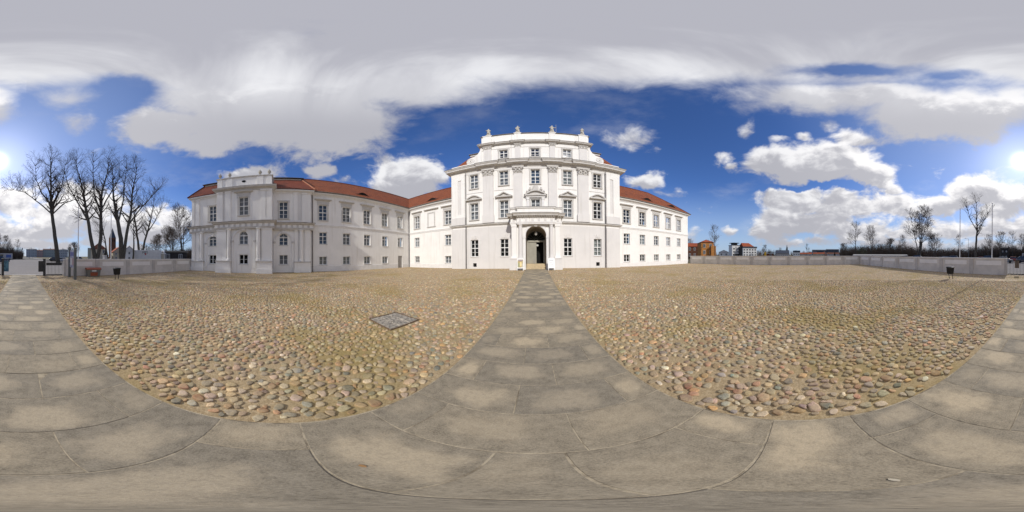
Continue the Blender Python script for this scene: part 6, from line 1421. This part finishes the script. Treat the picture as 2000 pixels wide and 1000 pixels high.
for az, d_, hd, c_, tl, lb in ((134.6, 44, .6, (.012, .02, .05), True, 'dark blue tall car beneath the wide many-stemmed tree'), (144.4, 40, .5, (.28, .32, .38), False, 'silver blue car behind the wall near the lone waste bin'), (147.2, 38, .5, (.015, .016, .02), True, 'black car beside the farther flagpole'), (157.2, 42, .4, (.30, .05, .03), False, 'red car behind the slender bare tree'), (159.3, 39, .4, (.03, .05, .09), True, 'dark blue car close to the flagpole by the gate'), (164.6, 38, .3, (.32, .34, .34), False, 'grey car seen past the end of the long wall'), (168.2, 44, .3, (.40, .05, .03), False, 'bright red car above the tan gate panel'), (171.8, 40, .3, (.02, .03, .07), True, 'navy car behind the post with blue notice'), (-168.9, 56, -.3, (.02, .022, .025), False, 'black car left of the leaning trunk'), (-166.2, 46, -.3, (.62, .62, .62), False, 'white car between leaning trunk and steel sign'), (-160.6, 48, -.2, (.60, .60, .58), True, 'white tall car behind the first flagpole'), (178.9, 190, 1.5, (.02, .02, .02), False, 'dark car driving down the distant street')): car(lb, az, d_, hd+R(90-az)*0, c_, tl)
# white trailer with lettering
tr_ = bpy.data.objects.new('trailer', None); COL.objects.link(tr_); azt = -137.0; tr_.location = (40*math.sin(R(azt)), 40*math.cos(R(azt)), 0); tr_.rotation_euler = (0, 0, -R(azt)-.16); tag(tr_, 'long white trailer with dark lettering and red emblem behind the wall', 'trailer')
def tpart(mb, nm, mt, parent=tr_):
    o = bpy.data.objects.new(nm, mb.mesh(nm)); COL.objects.link(o); o.data.materials.append(mt); o.parent = parent; return o
M['tarp'] = mat('white_tarpaulin', (.62, .61, .58), .6, .3, var=.12, scale=1.5)
box_ = tpart(MB().cbox(-3.4, 3.4, 0, 2.4, .9, 3.42, .05), 'box_body', M['tarp'])
tpart(MB().box(-3.45, 3.45, -.04, 2.44, .8, .9), 'chassis', M['steel']); tpart(MB().tube((-3.4, 1.2, .85), (-4.6, 1.2, .6), .06), 'drawbar', M['steel'])
for xx in (-.5, .6):
    w_ = MB(); w_.lathe([(.2, -.12), (.42, -.12), (.45, 0), (.42, .12), (.2, .12)], (0, 0, 0), 16); o = tpart(w_, 'wheel', M['tyre']); o.location = (xx, .2, .42); o.rotation_euler = (math.pi/2, 0, 0)
M['ink'] = mat('dark_lettering', (.03, .035, .035), .6, .3); M['redink'] = mat('red_emblem', (.35, .03, .03), .6, .3)
def lettering(txt, size, loc, mt, tilt=0, parent=tr_):
    cu = bpy.data.curves.new('lettering', 'FONT'); cu.body = txt; cu.size = size; cu.extrude = .004; cu.align_x = 'CENTER'
    o = bpy.data.objects.new('tmp', cu); COL.objects.link(o); me = bpy.data.meshes.new_from_object(o.evaluated_get(bpy.context.evaluated_depsgraph_get())); bpy.data.objects.remove(o)
    me.materials.clear(); me.materials.append(mt); q = bpy.data.objects.new('lettering', me); COL.objects.link(q); q.parent = parent; q.location = loc; q.rotation_euler = (math.pi/2, -tilt, 0); return q
lettering('MPS', .85, (-.3, -.012, 2.55), M['ink']); tpart(MB().add([(-.45, -.012, 2.62), (.0, -.012, 2.62), (.02, -.012, 2.45), (-.22, -.012, 2.15), (-.47, -.012, 2.45)], [(0, 1, 2, 3, 4)]), 'red_emblem', M['redink'])
# pale bus at the street corner
bus = bpy.data.objects.new('bus', None); COL.objects.link(bus); azb = 173.4; bus.location = (72*math.sin(R(azb)), 72*math.cos(R(azb)), -.03); bus.rotation_euler = (0, 0, -R(azb)); tag(bus, 'pale bus with blue markings parked in front of dark evergreens', 'bus')
tpart(MB().cbox(-3.2, 3.2, 0, 2.3, .35, 2.85, .12), 'body', M['tgrey'], bus); tpart(MB().box(-2.6, -.9, -.02, 0, 1.5, 2.4), 'window', M['vglass'], bus); tpart(MB().box(.3, 2.6, -.02, 0, 1.0, 2.3), 'blue_marking', vmat('blue_marking', (.05, .10, .30), .4), bus)
for xx in (-2.1, 2.0):
    w_ = MB(); w_.lathe([(.2, -.12), (.42, -.12), (.45, 0), (.42, .12), (.2, .12)], (0, 0, 0), 16); o = tpart(w_, 'wheel', M['tyre'], bus); o.location = (xx, .12, .42); o.rotation_euler = (math.pi/2, 0, 0)
# traffic light and street lamps far down the street
x, y = 1.0, -96; g_ = thing('traffic_light', 'hanging traffic light over the street mouth', 'traffic light', (x-4, y, 0)); mb = MB(); mb.tube((x-4.2, y, 0), (x-4.2, y, 6.6), .09, .06, 8); mb.tube((x-4.2, y, 6.5), (x, y, 6.5), .05, .04, 6); mb.build('mast', M['steel'], g_); mb = MB(); mb.box(x-.25, x+.25, y-.2, y+.2, 5.4, 6.5); mb.build('signal_head', M['iron'], g_)
for az, d_, lb in ((-177.0, 140, 'thin street lamp at the street corner left of the traffic light'), (152.0, 62, 'grey street lamp behind the slender bare tree')):
    x, y = d_*math.sin(R(az)), d_*math.cos(R(az)); g_ = thing('street_lamp', lb, 'street lamp', (x, y, 0)); mb = MB(); mb.tube((x, y, 0), (x, y, 8), .09, .05, 8); mb.build('mast', M['steel'], g_); mb = MB(); mb.tube((x, y, 8), (x+1.2, y, 8.3), .05, .04, 6); mb.box(x+1.0, x+1.7, y-.12, y+.12, 8.2, 8.36); mb.build('lamp_head', M['pole'], g_)
